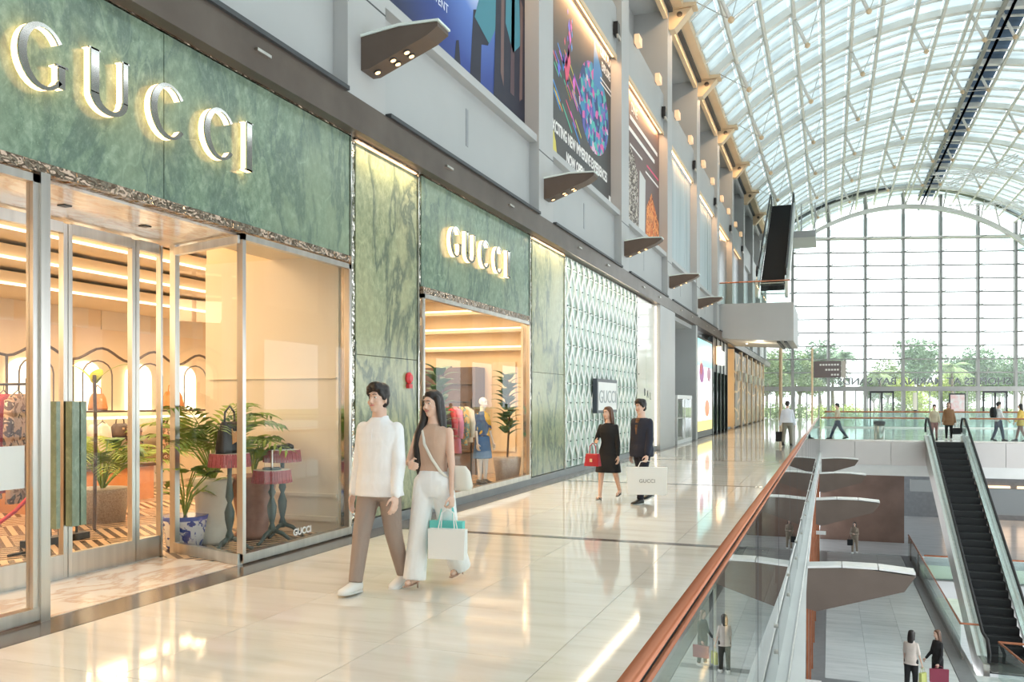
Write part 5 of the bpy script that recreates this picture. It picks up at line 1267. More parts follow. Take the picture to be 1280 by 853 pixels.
orn = printmat('ornate_print',[(0.55,0.50,0.42),(0.10,0.08,0.07),(0.60,0.55,0.50),(0.35,0.2,0.12)],6); fla = printmat('flame_print',[(0.55,0.12,0.04),(0.75,0.30,0.10),(0.30,0.08,0.04),(0.8,0.45,0.2)],4)
for m_ in (orn, fla): pass
flat([(24.3,6.9),(24.4,8.6),(25.0,9.3),(25.6,9.1),(26.1,8.7),(26.2,6.9)], orn, p_, 2); flat([(26.25,6.9),(26.4,8.9),(27.3,8.8),(27.2,6.9)], nmat('print_pale',(0.6,0.6,0.58),0.5), p_, 3)
flat([(27.3,6.9),(27.5,8.0),(28.3,8.6),(28.9,8.2),(29.6,7.8),(29.6,6.9)], fla, p_, 4)
for q,(z_,a,b_) in enumerate(((10.1,25.0,29.3),(9.72,24.2,28.8),(9.3,25.0,26.8),(9.3,27.5,29.5),(9.05,27.3,29.5))): flat([(a,z_),(b_,z_),(b_,z_+0.13 if q<2 else z_+0.07),(a,z_+0.13 if q<2 else z_+0.07)], wh if q != 3 else nm_[2], p_, 5, 'printed_line')
text('printed_lettering','DINE', 0.4, 0.001, wh, frame_m((XP+0.006,25.6,10.5),(0,1,0),(0,0,1)), p_)
curt = mottled('pale_curtain',(0.30,0.38,0.40),(0.48,0.55,0.57),3,0.5,vs=(1,1,0.05),kind='world')
for k,(y0,lb2) in enumerate(((30.7,'fourth wall window of pale blue vertical panels'),(37.7,'fifth wall window of pale blue panels, left of the balcony'))):
    t = thing('banner_window', lb2, 'window', (XP,y0,6.9))
    for q in range(4): box('banner_panel', curt, XP-0.02, XP+(0.015 if q%2 else 0), y0+1.51*q, y0+1.51*q+1.48, 6.82, 10.98, t)
    box('frame', M_white, XP, XP+0.10, y0-0.1, y0+0.05, 6.8, 11, t); box('frame', M_white, XP, XP+0.08, y0, y0+6.05, 10.9, 11, t)
for k in range(5,NB-1):
    y0 = PIER0+BAY*k+0.7; t = thing('dark_window', 'dark tall window high on the far left wall beyond the balcony', 'window', (XP,y0,6.9), group='dark windows beyond the balcony')
    MB().box(XP-0.02,XP,y0,y0+5.6,6.85,10.9).build('pane', M_border, t)
# small sconces on the header edge, and small dark speakers
BN = ['stage poster','collage poster','dining poster','fourth wall window','fifth wall window','nearest dark window','next dark window']
for k in range(1,7):
    yc = PIER0+BAY*k
    for q in (1.9, 5.1):
        t = thing('sconce', 'warm box sconce above the %s, %s one of its pair' % (BN[k], 'left' if q < 3 else 'right'), 'lamp', (-5.42,yc+q,12.36), group='box sconces along the upper wall edge')
        MB().box(-5.42,-5.27,yc+q-0.22,yc+q+0.22,12.24,12.50).build('shade', nmat('sconce_shade',(0.85,0.62,0.42),0.5,emit=(1,0.6,0.3),es=0.35), t)
        MB().box(-5.44,-5.42,yc+q-0.1,yc+q+0.1,12.25,12.45).build('back_plate', M_bronze, t)
    t = thing('wall_speaker', 'small black wall speaker at the upper right corner of the %s' % BN[k], 'speaker', (-5.42,yc+6.2,11.6), group='small black speakers on the upper wall')
    MB().box(-5.42,-5.30,yc+6.12,yc+6.36,11.45,11.8).build('case', M_black, t); MB().box(-5.33,-5.28,yc+6.1,yc+6.4,11.35,11.45).build('bracket', M_steel, t)
for k in range(0,6):
    yc = PIER0+BAY*k
    area('header_light', (-5.50,yc+3.5,10.97), 0.08, 5.6, 60, (1,0.56,0.26))
    area('gutter_light', (-4.9,yc+3.5,15.2), 0.1, 6, 60, (1,0.66,0.36))
# opposite side of the mall, out of the picture: plain grey wall with openings, lower shops
ow = thing('wall_right', kind='structure')
for b in range(-2, NB):
    yc = PIER0+BAY*b
    MB().box(17.2,17.9,yc-0.45,yc+0.45,-12,15.4).build('pier', M_pier, ow); MB().box(17.5,17.9,yc+0.45,yc+BAY-0.45,5.0,6.8).build('wall_panel', M_wall, ow); MB().box(17.5,17.9,yc+0.45,yc+BAY-0.45,11,15.4).build('wall_panel', M_wall, ow)
    MB().box(17.9,18.0,yc+0.45,yc+BAY-0.45,6.8,11).build('wall_panel', M_white, ow)
MB().box(14,17.2,-6,26,-0.4,0).build('walkway', M_lower, ow)
bk = MB().box(-7,18,-6.2,-6,-6,16).build('wall_rear_bounce', M_white); tag(bk, kind='structure')  # unseen wall closing off the mall, made white to bounce light onto people
# ================================================================ PEOPLE
def remeshed(mb, name, mats, vox, it=3):
    me = mb.mesh('t', mats); o = bpy.data.objects.new('t', me); COL.objects.link(o)
    r = o.modifiers.new('r','REMESH'); r.mode = 'VOXEL'; r.voxel_size = vox; r.use_smooth_shade = True
    if it:
        s = o.modifiers.new('s','SMOOTH'); s.iterations = it; s.factor = 0.5
    dg = bpy.context.evaluated_depsgraph_get(); out = bpy.data.meshes.new_from_object(o.evaluated_get(dg))
    bpy.data.objects.remove(o); bpy.data.meshes.remove(me); out.name = name
    if not len(out.materials): out.materials.append(mats)
    out.polygons.foreach_set('use_smooth', [True]*len(out.polygons)); return out
def cap(mb, a, b, ra, rb, n=10):
    a, b = Vector(a), Vector(b); mb.tube([a, a.lerp(b,.5), b], [ra,(ra+rb)/2,rb], n); mb.ball(a, ra, n=n, m=6); mb.ball(b, rb, n=n, m=6)
def rot(axis, deg): return Matrix.Rotation(math.radians(deg), 3, axis)
SKIN = mottled('skin_light',(0.72,0.47,0.36),(0.76,0.51,0.40),8,0.45); SKIN2 = mottled('skin_tan',(0.55,0.34,0.25),(0.60,0.38,0.28),8,0.45)
HAIR = mottled('black_hair',(0.010,0.008,0.008),(0.03,0.022,0.02),40,0.4,vs=(1,1,0.1)); HAIRB = mottled('brown_hair',(0.10,0.045,0.025),(0.17,0.08,0.045),40,0.4,vs=(1,1,0.1))
LIP = nmat('lips',(0.60,0.20,0.19),0.35); EYEW = nmat('eye_white',(0.8,0.8,0.78),0.2); EYEB = nmat('eye_dark',(0.02,0.015,0.012),0.1)
def cloth(name, c, r=0.8):
    m = nmat(name, c, r); f = noisef(m, pos(m,(1,1,0.4),kind='object'), 9, 3, 0.5, 0.8); bump(m, f, 0.5, 0.02)
    L(m, ramp(m, f, [(0.3,tuple(x*0.93 for x in c)),(0.7,c)]), B(m).inputs['Base Color']); return m
def person(label, loc, rz, H, fem, legs, arms, top, bottom, shoe, hair='short', hmat=None, skin=None, head=(0,0), vox=0.012, name='person', category='person', curl=(25,25), group=None, heel=0.0):
    skin = skin or SKIN; hmat = hmat or HAIR
    # --- forward kinematics in the figure's own frame: facing +Y, its right hand at +X
    hw = 0.050 if not fem else 0.050
    J = {}; lz = []
    for s, (a, k, foot) in zip((-1,1), legs):          # left, right
        hip = Vector((s*hw,0,0.52)); d1 = rot('X', a) @ Vector((s*0.02,0,-1)); kn = hip + d1.normalized()*0.235
        d2 = rot('X', a-k) @ Vector((0,0,-1)); an = kn + d2*0.232; J[s] = [hip,kn,an,foot]
        fl = rot('X', foot) @ Vector((0,1,0)); toe = an + fl*0.085 - Vector((0,0,0.030)); lz.append(min(an.z-0.045-heel, toe.z-0.012))
    dz = -min(lz)
    up = Vector((0,0,dz)); 
    for s in J: J[s][:3] = [p+up for p in J[s][:3]]
    pel = 0.52+dz; S = H
    def sc(p): return Vector(p)*S
    zoff = pel-0.52
    tors = ([(.455,.050,.045),(.49,.090,.060),(.53,.094,.061),(.58,.080,.054),(.62,.076,.052),(.67,.088,.058),(.73,.102,.062),(.775,.104,.056),(.805,.085,.046),(.818,.063,.042),(.830,.043,.037),(.85,.033,.034),(.89,.032,.034)] if not fem else
            [(.455,.055,.05),(.49,.092,.062),(.53,.094,.062),(.58,.076,.052),(.62,.067,.047),(.67,.076,.053),(.725,.084,.064),(.77,.086,.054),(.80,.074,.044),(.82,.036,.032),(.85,.027,.029),(.89,.027,.030)])
    sh = 0.0945 if not fem else 0.088; ar = (.029,.023,.020,.0145) if not fem else (.024,.019,.016,.012)
    AR = {}
    for s, (fw, outw, eb, ein) in zip((-1,1), arms):
        p0 = Vector((s*sh,-0.004,0.788+zoff)); R1 = rot('Y', -s*outw) @ rot('X', fw); 
        d1 = R1 @ Vector((0,0,-1)); p1 = p0 + d1*0.172
        R2 = R1 @ rot('Z', s*ein) @ rot('X', eb); d2 = R2 @ Vector((0,0,-1)); p2 = p1 + d2*0.148
        AR[s] = (p0,p1,p2,R2)
    root = thing(name, label, category, tuple(loc), rz, group)
    mb = MB(); vs = vox
    mb.loft([((0,0,z+zoff),x*1.0,y*1.0) for z,x,y in tors], n=18, p=2.3)
    for s in (-1,1):
        h_, k_, a_, ft = J[s]; cap(mb,h_,k_,0.050,0.034); cap(mb,k_,a_,0.033,0.019)
        fl = rot('X', ft) @ Vector((0,1,0)); cap(mb,a_-Vector((0,0,0.02)),a_+fl*0.07-Vector((0,0,0.030)),0.018,0.014); cap(mb,a_,a_-fl*0.02-Vector((0,0,0.028)),0.018,0.016)
        p0,p1,p2,R2 = AR[s]; cap(mb,p0,p1,ar[0],ar[1]); cap(mb,p1,p2,ar[2],ar[3])
        # hand: flat palm towards the thigh, four fingers and a thumb
        dn = R2 @ Vector((0,0,-1)); fwv = R2 @ Vector((0,1,0)); inn = R2 @ Vector((-s,0,0))
        pc = p2 + dn*0.030; mb.ball(pc, 0.011, 0.024, 0.030, 10, 7, rot=Matrix((inn,fwv,dn)).transposed())
        cu = curl[0] if s < 0 else curl[1]
        for q in range(4):
            off = (q-1.5)*0.0115; ln = (0.040,0.046,0.043,0.033)[3-q]
            b0 = p2+dn*0.052+fwv*off; m_ = math.radians(cu); d_1 = dn*math.cos(m_)+inn*math.sin(m_); d_2 = dn*math.cos(2.2*m_)+inn*math.sin(2.2*m_)
            b1 = b0+d_1*ln*0.55; b2 = b1+d_2*ln*0.5; cap(mb,b0,b1,0.0062,0.0056,6); cap(mb,b1,b2,0.0054,0.0045,6)
        t0 = p2+dn*0.018+fwv*0.020; t1 = t0+(dn*0.7+fwv*0.6+inn*0.3)*0.028; t2 = t1+(dn*0.9+inn*0.4)*0.022; cap(mb,t0,t1,0.0075,0.0065,6); cap(mb,t1,t2,0.006,0.005,6)
    hc = Vector((0,0.010,0.932+zoff)); HR = rot('Z', head[0]) @ rot('X', head[1])
    def hp(x,y,z): return hc + HR @ Vector((x,y,z))
    def hb(m, c, rx, ry, rz_, n=12, mm=9): m.ball(hp(*c), rx, ry, rz_, n, mm, rot=HR)
    hb(mb,(0,-0.004,0.014),0.0430,0.052,0.050); hb(mb,(0,0.016,-0.020),0.0345,0.034,0.044); hb(mb,(0,0.032,-0.052),0.016,0.014,0.013)
    hb(mb,(0,0.048,0.020),0.028,0.006,0.007,10,6)
    hb(mb,(0,0.053,-0.008),0.0062,0.0085,0.016,8,6); hb(mb,(0,0.058,-0.017),0.0085,0.008,0.007,8,6)
    for s in (-1,1): hb(mb,(s*0.022,0.034,-0.020),0.014,0.012,0.014,8,6); hb(mb,(s*0.043,-0.003,-0.008),0.004,0.009,0.017,8,6)
    for p in mb.v: p *= S
    link('body', remeshed(mb,'body',skin,vs*0.8), root)
    # --- face parts
    def fpart(nm, fn, mat, par=root):
        m = MB(); fn(m)
        for p in m.v: p *= S
        return m.build(nm, mat, par, smooth=True, local=True)
    for s in (-1,1):
        e_ = fpart('eye', lambda m: hb(m,(s*0.0165,0.0435,0.004),0.0072,0.0045,0.0038,8,6), EYEW); fpart('iris', lambda m: hb(m,(s*0.0165,0.0468,0.004),0.0034,0.002,0.0034,8,5), EYEB, e_)
        fpart('eyebrow', lambda m: m.tube([hp(s*0.008,0.0535,0.0165),hp(s*0.017,0.0535,0.0195),hp(s*0.026,0.048,0.017)],0.0018,6), hmat)
    fpart('lips', lambda m: m.tube([hp(-0.0135,0.0455,-0.032),hp(-0.006,0.0510,-0.0345),hp(0.006,0.0510,-0.0345),hp(0.0135,0.0455,-0.032)],[0.0018,0.0038,0.0038,0.0018],6), LIP)
    if fem is not None and hair != 'none' and vox < 0.013: fpart('teeth', lambda m: m.tube([hp(-0.009,0.0500,-0.0335),hp(0,0.0536,-0.0345),hp(0.009,0.0500,-0.0335)],0.0012,5), EYEW)
    # --- hair
    if hair != 'none':
        m = MB(); hb(m,(0,-0.010,0.024),0.0480,0.054,0.050)
        if hair == 'short':
            hb(m,(0,0.022,0.062),0.040,0.030,0.020); hb(m,(0.020,0.040,0.046),0.022,0.016,0.018,10,7); hb(m,(-0.012,0.044,0.052),0.022,0.014,0.016); hb(m,(0.036,0.026,0.030),0.012,0.018,0.022); hb(m,(-0.036,0.024,0.032),0.011,0.018,0.020); hb(m,(0.0,-0.01,0.052),0.046,0.046,0.028); hb(m,(0,-0.030,-0.010),0.040,0.028,0.034)
            for s in (-1,1): hb(m,(s*0.042,0.006,0.012),0.008,0.016,0.022)
        else:
            ln = {'long':0.27,'bob':0.085,'mid':0.16,'bun':0.03}[hair]
            hb(m,(0,0.012,0.050),0.036,0.030,0.020)
            m.loft([(hp(0,-0.022,0.02),0.047,0.036),(hp(0,-0.030,-0.05),0.052,0.034),(hp(0,-0.040,-0.05-ln*0.4),0.050,0.026),(hp(0,-0.046,-0.05-ln*0.8),0.042,0.02),(hp(0,-0.044,-0.05-ln),0.03,0.012)],n=14)
            for s in (-1,1): cap(m,hp(s*0.040,0.010,0.030),hp(s*0.046,-0.010,-0.055-0.3*ln),0.016,0.010 if hair != 'long' else 0.006); 
            if hair == 'long': 
                for s, q in ((1,1.0),): m.loft([(hp(s*0.040,0.012,0.02),0.014,0.022),(hp(s*0.050,0.010,-0.08),0.022,0.026),(hp(s*0.060,0.040,-0.14),0.026,0.024),(hp(s*0.066,0.052,-0.22),0.026,0.022),(hp(s*0.070,0.050,-0.31),0.020,0.016),(hp(s*0.072,0.046,-0.37),0.007,0.006)],n=12)
        for p in m.v: p *= S
        link('hair', remeshed(m,'hair',hmat,vs*0.9,2), root)
    # --- upper garment
    tt, tmat, hem, slv = top; inf = {'shirt':0.011,'tank':0.0035,'jacket':0.015,'tee':0.010,'dress':0.007,'coat':0.016}[tt]
    m = MB(); nk = 0.838 if tt in ('shirt','coat','tee') else 0.828
    if tt == 'tank': nk = 0.832
    rg = [r for r in tors if hem < r[0] < nk]
    def tr(z):
        for (z0,x0,y0),(z1,x1,y1) in zip(tors[:-1], tors[1:]):
            if z0 <= z <= z1: u_ = (z-z0)/(z1-z0); return x0+(x1-x0)*u_, y0+(y1-y0)*u_
        return (0.095,0.062)
    low = []
    if hem < 0.49:
        fl = {'dress':0.035,'coat':0.022,'shirt':0.014}.get(tt, 0.008)
        low = [(hem,0.098+fl,0.064+fl)] + ([(0.42,0.102+fl*0.4,0.066+fl*0.4)] if hem < 0.40 else []); rg = [r for r in rg if r[0] > 0.48]
    else: x_, y_ = tr(hem); low = [(hem,x_,y_)]
    x_, y_ = tr(nk); rg = low + rg + [(nk,x_,y_)]
    if tt in ('shirt','jacket','coat'): rg = [(z,max(x,(0.106 if z < 0.56 else 0.100 if z < 0.60 else 0.092) if z < 0.77 else x),max(y,(0.074 if z < 0.56 else 0.062) if z < 0.77 else y)) for z,x,y in rg]
    m.loft([((0,0,z+zoff),x+inf*(0.5 if z > 0.81 else 1),y+inf*(0.6 if z > 0.8 else 1)) for z,x,y in rg], n=22, p=2.4)
    for s in (-1,1):
        p0,p1,p2,R2 = AR[s]
        if slv > 0:
            cap(m,p0+Vector((-s*0.002,0,0)),p0.lerp(p1,min(1,slv*2)),ar[0]+inf*0.60,ar[1]+inf*1.0)
            if slv > 0.5: cap(m,p1,p1.lerp(p2,(slv-0.5)*2),ar[2]+inf*1.2,ar[3]+inf*1.0)
        elif tt == 'tank': cap(m,Vector((s*0.05,0,0.800+zoff)),Vector((s*sh*0.80,0,0.785+zoff)),0.020,0.026)
    if tt in ('shirt','coat'): m.loft([((0,-0.004,0.815+zoff),0.056,0.048),((0,-0.003,0.838+zoff),0.042,0.042),((0,-0.010,0.852+zoff),0.040,0.040)],n=16)
    for p in m.v: p *= S
    tnm = {'shirt':'shirt','tank':'sleeveless_top','jacket':'jacket','tee':'top','dress':'dress','coat':'coat'}[tt]
    tobj = link(tnm, remeshed(m,tnm,tmat,vs), root); WM[tobj] = WM[root].copy()
    if tt == 'shirt':
        fpart('button_placket', lambda q: q.tube([(0,(tr(z)[1] if z > .77 else max(tr(z)[1],0.060))+inf+0.0005,z+zoff) for z in (0.50,0.55,0.6,0.65,0.70,0.75,0.79)],0.0022,5), tmat, tobj)
    if tt in ('jacket','coat') and vox < 0.016:
        def sf_(q):
            r = [(0.026,0.050,0.822),(0.020,0.062,0.800),(0.012,0.0795,0.735),(0.005,0.0755,0.655)]
            for (w0,y0,z0),(w1,y1,z1) in zip(r[:-1], r[1:]): q.hexa([(-w0,y0-0.012,z0+zoff),(w0,y0-0.012,z0+zoff),(w0,y0,z0+zoff),(-w0,y0,z0+zoff),(-w1,y1-0.012,z1+zoff),(w1,y1-0.012,z1+zoff),(w1,y1,z1+zoff),(-w1,y1,z1+zoff)])
        fpart('shirt_front', sf_, bpy.data.materials.get('inner_shirt') or nmat('inner_shirt',(0.20,0.10,0.05),0.8), tobj)
    # --- lower garment
    bt, bmat = bottom
    if bt:
        m = MB()
        if bt in ('pants','wide','slim'):
            r_ = {'pants':(0.060,0.043,0.043,0.033),'wide':(0.062,0.052,0.052,0.060),'slim':(0.055,0.038,0.038,0.026)}[bt]
            for s in (-1,1):
                h_,k_,a_,ft = J[s]; e_ = k_.lerp(a_, 0.99 if bt != 'wide' else 1.10); m.tube([h_+Vector((0,0,0.01)),h_.lerp(k_,.5),k_,k_.lerp(e_,.5),e_],[r_[0],(r_[0]+r_[1])/2,r_[1],(r_[2]+r_[3])/2,r_[3]],14); m.ball(h_, r_[0], n=12, m=8)
            m.loft([((0,0,z+zoff),x,y) for z,x,y in ((.455,.085,.058),(.49,.099,.067),(.53,.101,.068),(.575,.087 if not fem else .080,.060),(.60,.084 if not fem else .071,.057 if not fem else .051))],n=18,p=2.3)
            nm = 'trousers'
        else:
            m.loft([((0,0,z+zoff),x,y) for z,x,y in ((.30,.125,.10),(.40,.118,.085),(.49,.105,.072),(.53,.101,.068),(.60,.078,.056))],n=18); nm = 'skirt'
        for p in m.v: p *= S
        link(nm, remeshed(m,nm,bmat,vs), root)
    # --- shoes
    for s in (-1,1):
        h_,k_,a_,ft = J[s]; Rf = rot('X', ft); b0 = a_ - Vector((0,0,0.0))
        def fp(x,y,z): return b0 + Rf @ Vector((x,y,z))
        U, V = Vector((1,0,0)), Rf @ Vector((0,0,1)); m = MB()
        if shoe[0] == 'flat':
            m.loft([(fp(0,-0.040,-0.024),0.014,0.014,U,V),(fp(0,-0.032,-0.014),0.024,0.026,U,V),(fp(0,-0.005,-0.010),0.027,0.031,U,V),(fp(0,0.028,-0.020),0.029,0.023,U,V),(fp(0,0.065,-0.027),0.032,0.017,U,V),(fp(0,0.098,-0.031),0.028,0.014,U,V),(fp(0,0.115,-0.035),0.014,0.008,U,V)],n=14,p=2.4)
            sl2 = lambda q: q.loft([(fp(0,-0.044,-0.0405),0.014,0.0065,U,V),(fp(0,-0.03,-0.0405),0.026,0.0065,U,V),(fp(0,0.06,-0.0405),0.034,0.0065,U,V),(fp(0,0.100,-0.0405),0.029,0.006,U,V),(fp(0,0.119,-0.040),0.014,0.004,U,V)],n=12,p=3)
        else:
            m.tube([fp(-0.02,0.055,-0.036),fp(-0.015,0.058,-0.020),fp(0.015,0.058,-0.020),fp(0.02,0.055,-0.036)],0.0035,6); m.tube([fp(-0.018,-0.01,0.0),fp(0,0.018,0.003),fp(0.018,-0.01,0.0)],0.003,6); m.tube([fp(0,-0.028,-0.01),fp(0,-0.028,-0.045-heel)],[0.006,0.0035],6)
            m.loft([(fp(0,-0.032,-0.038),0.010,0.003,U,V),(fp(0,0.0,-0.040),0.017,0.003,U,V),(fp(0,0.06,-0.044),0.022,0.003,U,V),(fp(0,0.092,-0.043),0.014,0.003,U,V)],n=10); sl2 = None
        for p in m.v: p *= S
        so_ = m.build('shoe' if shoe[0] == 'flat' else 'sandal', shoe[1], root, smooth=True, local=True)
        if sl2: fpart('sole', sl2, shoe[2] if len(shoe) > 2 else shoe[1], so_)
    Mx = WM[root]
    hands = {s: Mx @ ((AR[s][2] + AR[s][3] @ Vector((0,0.0,-0.055)))*S) for s in (-1,1)}
    return root, hands, {s: [Mx @ (q*S) for q in AR[s][:3]] for s in (-1,1)}
def paperbag(lab, top, w, h, d, mat, rz, cat='bag', name='shopping_bag', hl=0.16, hm=None, logo=None):
    x, y, z = top; t = thing(name, lab, cat, (x,y,z-hl-h), rz)
    mb = MB().hexa([(-w/2*0.96,-d/2,0),(w/2*0.96,-d/2,0),(w/2*0.96,d/2,0),(-w/2*0.96,d/2,0),(-w/2,-d/2*0.75,h),(w/2,-d/2*0.75,h),(w/2,d/2*0.75,h),(-w/2,d/2*0.75,h)])
    b_ = mb.build('bag_body', mat, t, local=True); WM[b_] = WM[t].copy()
    for sy in (-1,1): MB().tube([(-w*0.22,sy*d*0.37,h),(-w*0.16,sy*d*0.1,h+hl*0.8),(0,0,h+hl),(w*0.16,sy*d*0.1,h+hl*0.8),(w*0.22,sy*d*0.37,h)],0.005,5).build('handle', hm or mat, t, local=True)
    if logo:
        text('logo', logo[0], logo[1], 0.0006, nmat('logo_ink',(0.25,0.25,0.25),0.5), WM[t] @ Matrix.Translation((0,-d/2-0.001,h*0.5)) @ Matrix.Rotation(PI/2,4,'X') , b_)
    return t
W_ = cloth('white_cotton',(0.92,0.92,0.94)); TAU = cloth('taupe_cotton',(0.36,0.28,0.24)); WOFF = cloth('white_trouser',(0.91,0.91,0.91)); TAN = cloth('tan_knit',(0.60,0.41,0.31)); BLK = cloth('black_cloth',(0.014,0.014,0.016)); NVY = cloth('navy_wool',(0.016,0.02,0.04))
WSH = nmat('white_leather',(0.82,0.82,0.80),0.35); WSO = nmat('white_sole',(0.7,0.7,0.68),0.5); BSH = nmat('black_leather',(0.015,0.015,0.016),0.3); BEI = nmat('beige_sandal',(0.55,0.38,0.30),0.4)
# the couple
man, hm, am = person('smiling man in a loose white shirt, taupe trousers and white sneakers, arm in arm', (-3.63,6.44,0.002), math.radians(176), 1.80, False, [(-9,14,-8),(17,4,4)], [(8,9,14,6),(-4,10,10,0)], ('shirt',W_,0.47,0.97), ('pants',TAU), ('flat',WSH,WSO), 'short', head=(-5,3), vox=0.010, curl=(22,18))
wom, hw_, aw = person('long-haired woman in a tan sleeveless top and wide white trousers, arm in arm', (-3.24,6.70,0.002), math.radians(174), 1.70, True, [(-14,14,-10),(13,3,0)], [(3,7,8,0),(10,16,92,34)], ('tank',TAN,0.585,0.0), ('wide',WOFF), ('sandal',BEI), 'long', head=(-10,-3), vox=0.010, curl=(55,40), heel=0.025)
# white shoulder bag with cross strap
sb = thing('shoulder_bag', 'small off-white crossbody bag at the hip of the woman in tan', 'bag', (-3.02,6.72,0.95), math.radians(174)+PI)
M_cb = nmat('offwhite_leather',(0.78,0.75,0.68),0.4)
MB().loft([((0.0,0,-0.10),0.13,0.045),((0.0,0,-0.06),0.145,0.055),((0,0,0.06),0.12,0.04),((0,0,0.11),0.08,0.02)],n=16,p=3).build('bag_body', M_cb, sb, local=True, smooth=True)
def inv_w(p): return WM[sb].inverted() @ Vector(p)
WMw = WM[wom]; Sx = 1.70
def wp(x,y,z): return WMw @ (Vector((x,y,z))*Sx)
zo = 0.0
pth = [wp(0.045,0.0,0.845),wp(0.038,0.046,0.800),wp(0.010,0.074,0.735),wp(-0.030,0.066,0.66),wp(-0.068,0.050,0.60),wp(-0.092,0.02,0.565),wp(-0.115,-0.02,0.56)]
MB().tube([inv_w(p) for p in pth], 0.013, 8, sq=0.35).build('strap', M_cb, sb, local=True, smooth=True)
TEAL = nmat('teal_paper',(0.16,0.66,0.62),0.5); WPAP = nmat('white_paper',(0.85,0.85,0.84),0.5)
hx = hw_[-1]
paperbag('teal paper shopping bag held by the woman, behind the white one', (hx.x-0.07,hx.y+0.06,hx.z), 0.30, 0.28, 0.09, TEAL, 0.10, hl=0.14, hm=TEAL)
paperbag('white paper shopping bag held by the woman, in front of the teal one', (hx.x-0.01,hx.y-0.06,hx.z-0.02), 0.33, 0.25, 0.10, WPAP, 0.10, hl=0.17)
# second pair
w2, h2, a2 = person('woman in a black knee-length dress carrying a small red handbag', (-3.38,13.5,0.002), math.radians(172), 1.53, True, [(-16,16,-14),(14,4,0)], [(4,8,12,0),(12,14,88,20)], ('dress',BLK,0.30,0.96), (None,None), ('sandal',BSH), 'mid', HAIRB, head=(-20,0), vox=0.012, heel=0.02)
m2, h3, a3 = person('man in a dark navy suit looking at the woman in black', (-2.80,13.35,0.002), math.radians(150), 1.67, False, [(12,4,0),(-16,16,-12)], [(8,8,14,0),(-6,8,8,0)], ('jacket',NVY,0.46,0.95), ('pants',NVY), ('flat',BSH,WSO), 'short', head=(-6,0), vox=0.012, curl=(50,30))
g_ = MB()
rb = h2[1]; M_rb = nmat('red_leather',(0.42,0.01,0.03),0.3)
rbg = thing('handbag','small red leather handbag on the forearm of the woman in black','handbag',(rb.x-0.04,rb.y-0.02,rb.z-0.40),math.radians(-15))
MB().hexa([(-0.13,-0.06,0),(0.13,-0.06,0),(0.13,0.06,0),(-0.13,0.06,0),(-0.11,-0.035,0.2),(0.11,-0.035,0.2),(0.11,0.035,0.2),(-0.11,0.035,0.2)]).build('bag_body', M_rb, rbg, local=True, bevel=0.01)
MB().tube([(-0.06,0,0.2),(-0.05,0,0.32),(0,0,0.37),(0.05,0,0.32),(0.06,0,0.2)],0.008,6).build('handle', M_rb, rbg, local=True); MB().box(-0.02,0.02,-0.068,-0.055,0.07,0.12).build('clasp', M_beam, rbg, local=True)
hb_ = h3[-1]
paperbag('large white shopping bag carried by the man in navy', (hb_.x+0.02,hb_.y-0.05,hb_.z), 0.62, 0.42, 0.16, WPAP, 0.25, hl=0.10, logo=('GUCCI',0.08))
for sx in (-1,1): pass
# distant walkers on this level
def P_(u, Y): return onY_(u, Y)
def onY_(u, Y):
    k = (u-640)/F; return Y*(k*CT-ST)/(CT+k*ST)
PAT = cloth('pale_shirt',(0.70,0.72,0.80)); GRT = cloth('olive_grey',(0.22,0.20,0.16)); CRM = cloth('cream_knit',(0.62,0.55,0.40)); RSE = cloth('rose_brown',(0.38,0.22,0.20)); BRN = cloth('brown_coat',(0.30,0.16,0.08)); YEL = cloth('yellow_cloth',(0.75,0.50,0.12)); DBL = cloth('dark_blue',(0.04,0.06,0.11)); BEI2 = cloth('beige_suit',(0.38,0.30,0.23)); BKS = ('flat',BSH,BSH)
V2 = 0.020
_, h4, _ = person('man in a pale shirt and grey trousers walking away along the railing', (-1.43,32.2,0.002), math.radians(-8), 1.66, False, [(-16,18,-18),(16,4,0)], [(-6,10,12,0),(8,10,14,0)], ('shirt',PAT,0.53,0.97), ('pants',GRT), BKS, vox=V2)
paperbag('dark grey bag carried by the man in the pale shirt', (h4[-1].x,h4[-1].y,h4[-1].z+0.02), 0.30,0.36,0.12,BLK,0.1)
person('man walking left in a light top and dark trousers behind the bridge railing', (onY_(1047,38.9),38.9,0.002), math.radians(92), 1.60, False, [(-22,14,-10),(24,4,0)], [(20,8,60,10),(-10,8,30,0)], ('tee',CRM,0.53,0.45), ('pants',DBL), BKS, vox=V2)
person('person in a cream jumper and rose-brown trousers at the escalator head', (onY_(1168,39.2),39.2,0.002), math.radians(176), 1.50, True, [(-4,6,0),(6,4,0)], [(6,10,20,10),(6,10,20,10)], ('tee',CRM,0.50,0.96), ('slim',RSE), BKS, hair='short', vox=V2)
_, h5, _ = person('woman in a brown coat with long hair at the escalator head', (onY_(1186,39.3),39.3,0.002), math.radians(172), 1.60, True, [(-3,4,0),(5,4,0)], [(2,12,6,0),(8,10,20,0)], ('coat',BRN,0.40,0.96), ('slim',BLK), ('flat',WSH,WSO), hair='mid', hmat=HAIRB, vox=V2)
paperbag('black bag hanging from the hand of the woman in the brown coat', (h5[-1].x+0.02,h5[-1].y-0.02,h5[-1].z+0.02), 0.34,0.26,0.14,BLK,0.1,name='handbag',cat='handbag')
person('man with white shirt and dark blue trousers walking on the bridge, right', (onY_(1248,39.6),39.6,0.002), math.radians(-70), 1.62, False, [(-8,14,-6),(14,4,0)], [(10,8,30,0),(14,8,40,0)], ('tee',W_,0.50,0.5), ('pants',DBL), BKS, vox=V2)
bp = thing('backpack','black backpack on the back of the man in the white shirt','backpack',(onY_(1248,39.6)-0.20,39.55,0.95),math.radians(-70))
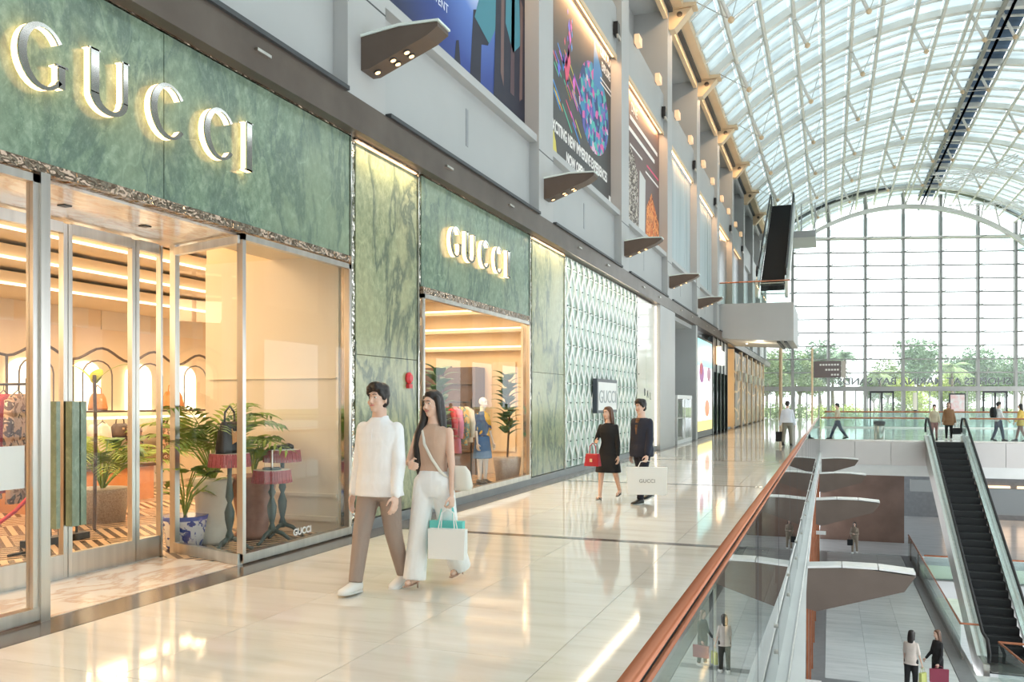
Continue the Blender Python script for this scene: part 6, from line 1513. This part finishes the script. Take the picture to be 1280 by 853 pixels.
MB().loft([((0,0,0),0.13,0.08),((0,0,0.1),0.15,0.10),((0,0,0.35),0.14,0.09),((0,0,0.44),0.09,0.05)],n=12,p=3).build('bag_body', BLK, bp, local=True, smooth=True)
person('person in a billowing yellow top, cut by the right edge of the view', (onY_(1276,39.6),39.6,0.002), math.radians(70), 1.55, True, [(-10,12,-8),(16,4,0)], [(10,25,20,0),(20,40,20,0)], ('coat',YEL,0.42,0.9), ('slim',RSE), BKS, hair='bob', vox=V2)
# lower floor
LZ2 = LZ+0.002
a_ = at(1068,690,LZ)
_, h6, _ = person('woman in beige with long black hair walking alone on the lower floor', (a_[0],a_[1]-0.5,LZ2), math.radians(170), 1.60, True, [(-8,8,-4),(10,4,0)], [(20,8,80,30),(20,8,80,30)], ('shirt',BEI2,0.52,0.96), ('pants',BEI2), ('flat',WSH,WSO), hair='mid', vox=V2)
paperbag('black bag on the side of the woman in beige, lower floor', (h6[1].x-0.15,h6[1].y,h6[1].z-0.1), 0.26,0.3,0.1,BLK,0.3,name='handbag',cat='handbag')
a_ = at(1139,867,LZ)
LTP = cloth('blush_blouse',(0.78,0.68,0.62))
_, h7, _ = person('woman in a blush-white blouse and black trousers on the lower floor, back turned', (a_[0],a_[1],LZ2), math.radians(-25), 1.66, True, [(-3,4,0),(4,4,0)], [(4,6,8,0),(4,10,12,0)], ('tee',LTP,0.47,0.42), ('pants',BLK), ('flat',WSH,WSO), hair='bob', vox=0.014, curl=(40,55))
paperbag('lime-yellow shopping bag held by the woman in the blush-white blouse', (h7[1].x,h7[1].y,h7[1].z+0.03), 0.22,0.34,0.10,nmat('lime_paper',(0.62,0.65,0.22),0.5),0.9)
a_ = at(1172,864,LZ)
_, h8, _ = person('woman in black with brown hair facing the woman in the blush-white blouse', (a_[0],a_[1],LZ2), math.radians(120), 1.62, True, [(-3,4,0),(4,4,0)], [(6,8,20,0),(10,8,30,0)], ('tee',BLK,0.50,0.96), ('pants',BLK), ('flat',WSH,WSO), hair='mid', hmat=HAIRB, vox=0.014, curl=(50,50))
paperbag('flat maroon shopping bag held by the woman in black on the lower floor', (h8[-1].x+0.03,h8[-1].y-0.08,h8[-1].z+0.06), 0.46,0.34,0.08,nmat('maroon_paper',(0.30,0.04,0.08),0.5),0.15,hl=0.08)
# shop mannequin
MANQ = nmat('mannequin_white',(0.82,0.78,0.72),0.3)
a_ = at(612,606)
person('white mannequin in a yellow and navy striped top and blue skirt in the second window', (a_[0]-0.15,a_[1],0.004), math.radians(-110), 1.72, True, [(0,2,0),(2,2,0)], [(4,8,10,0),(4,8,10,0)], ('tee',printmat('yellow_stripe',[(0.75,0.45,0.05),(0.06,0.10,0.22),(0.65,0.12,0.06)],3),0.55,0.45), ('skirt',nmat('blue_denim',(0.08,0.18,0.38),0.8)), ('flat',BSH,BSH), hair='none', skin=MANQ, vox=0.016, name='mannequin', category='mannequin')
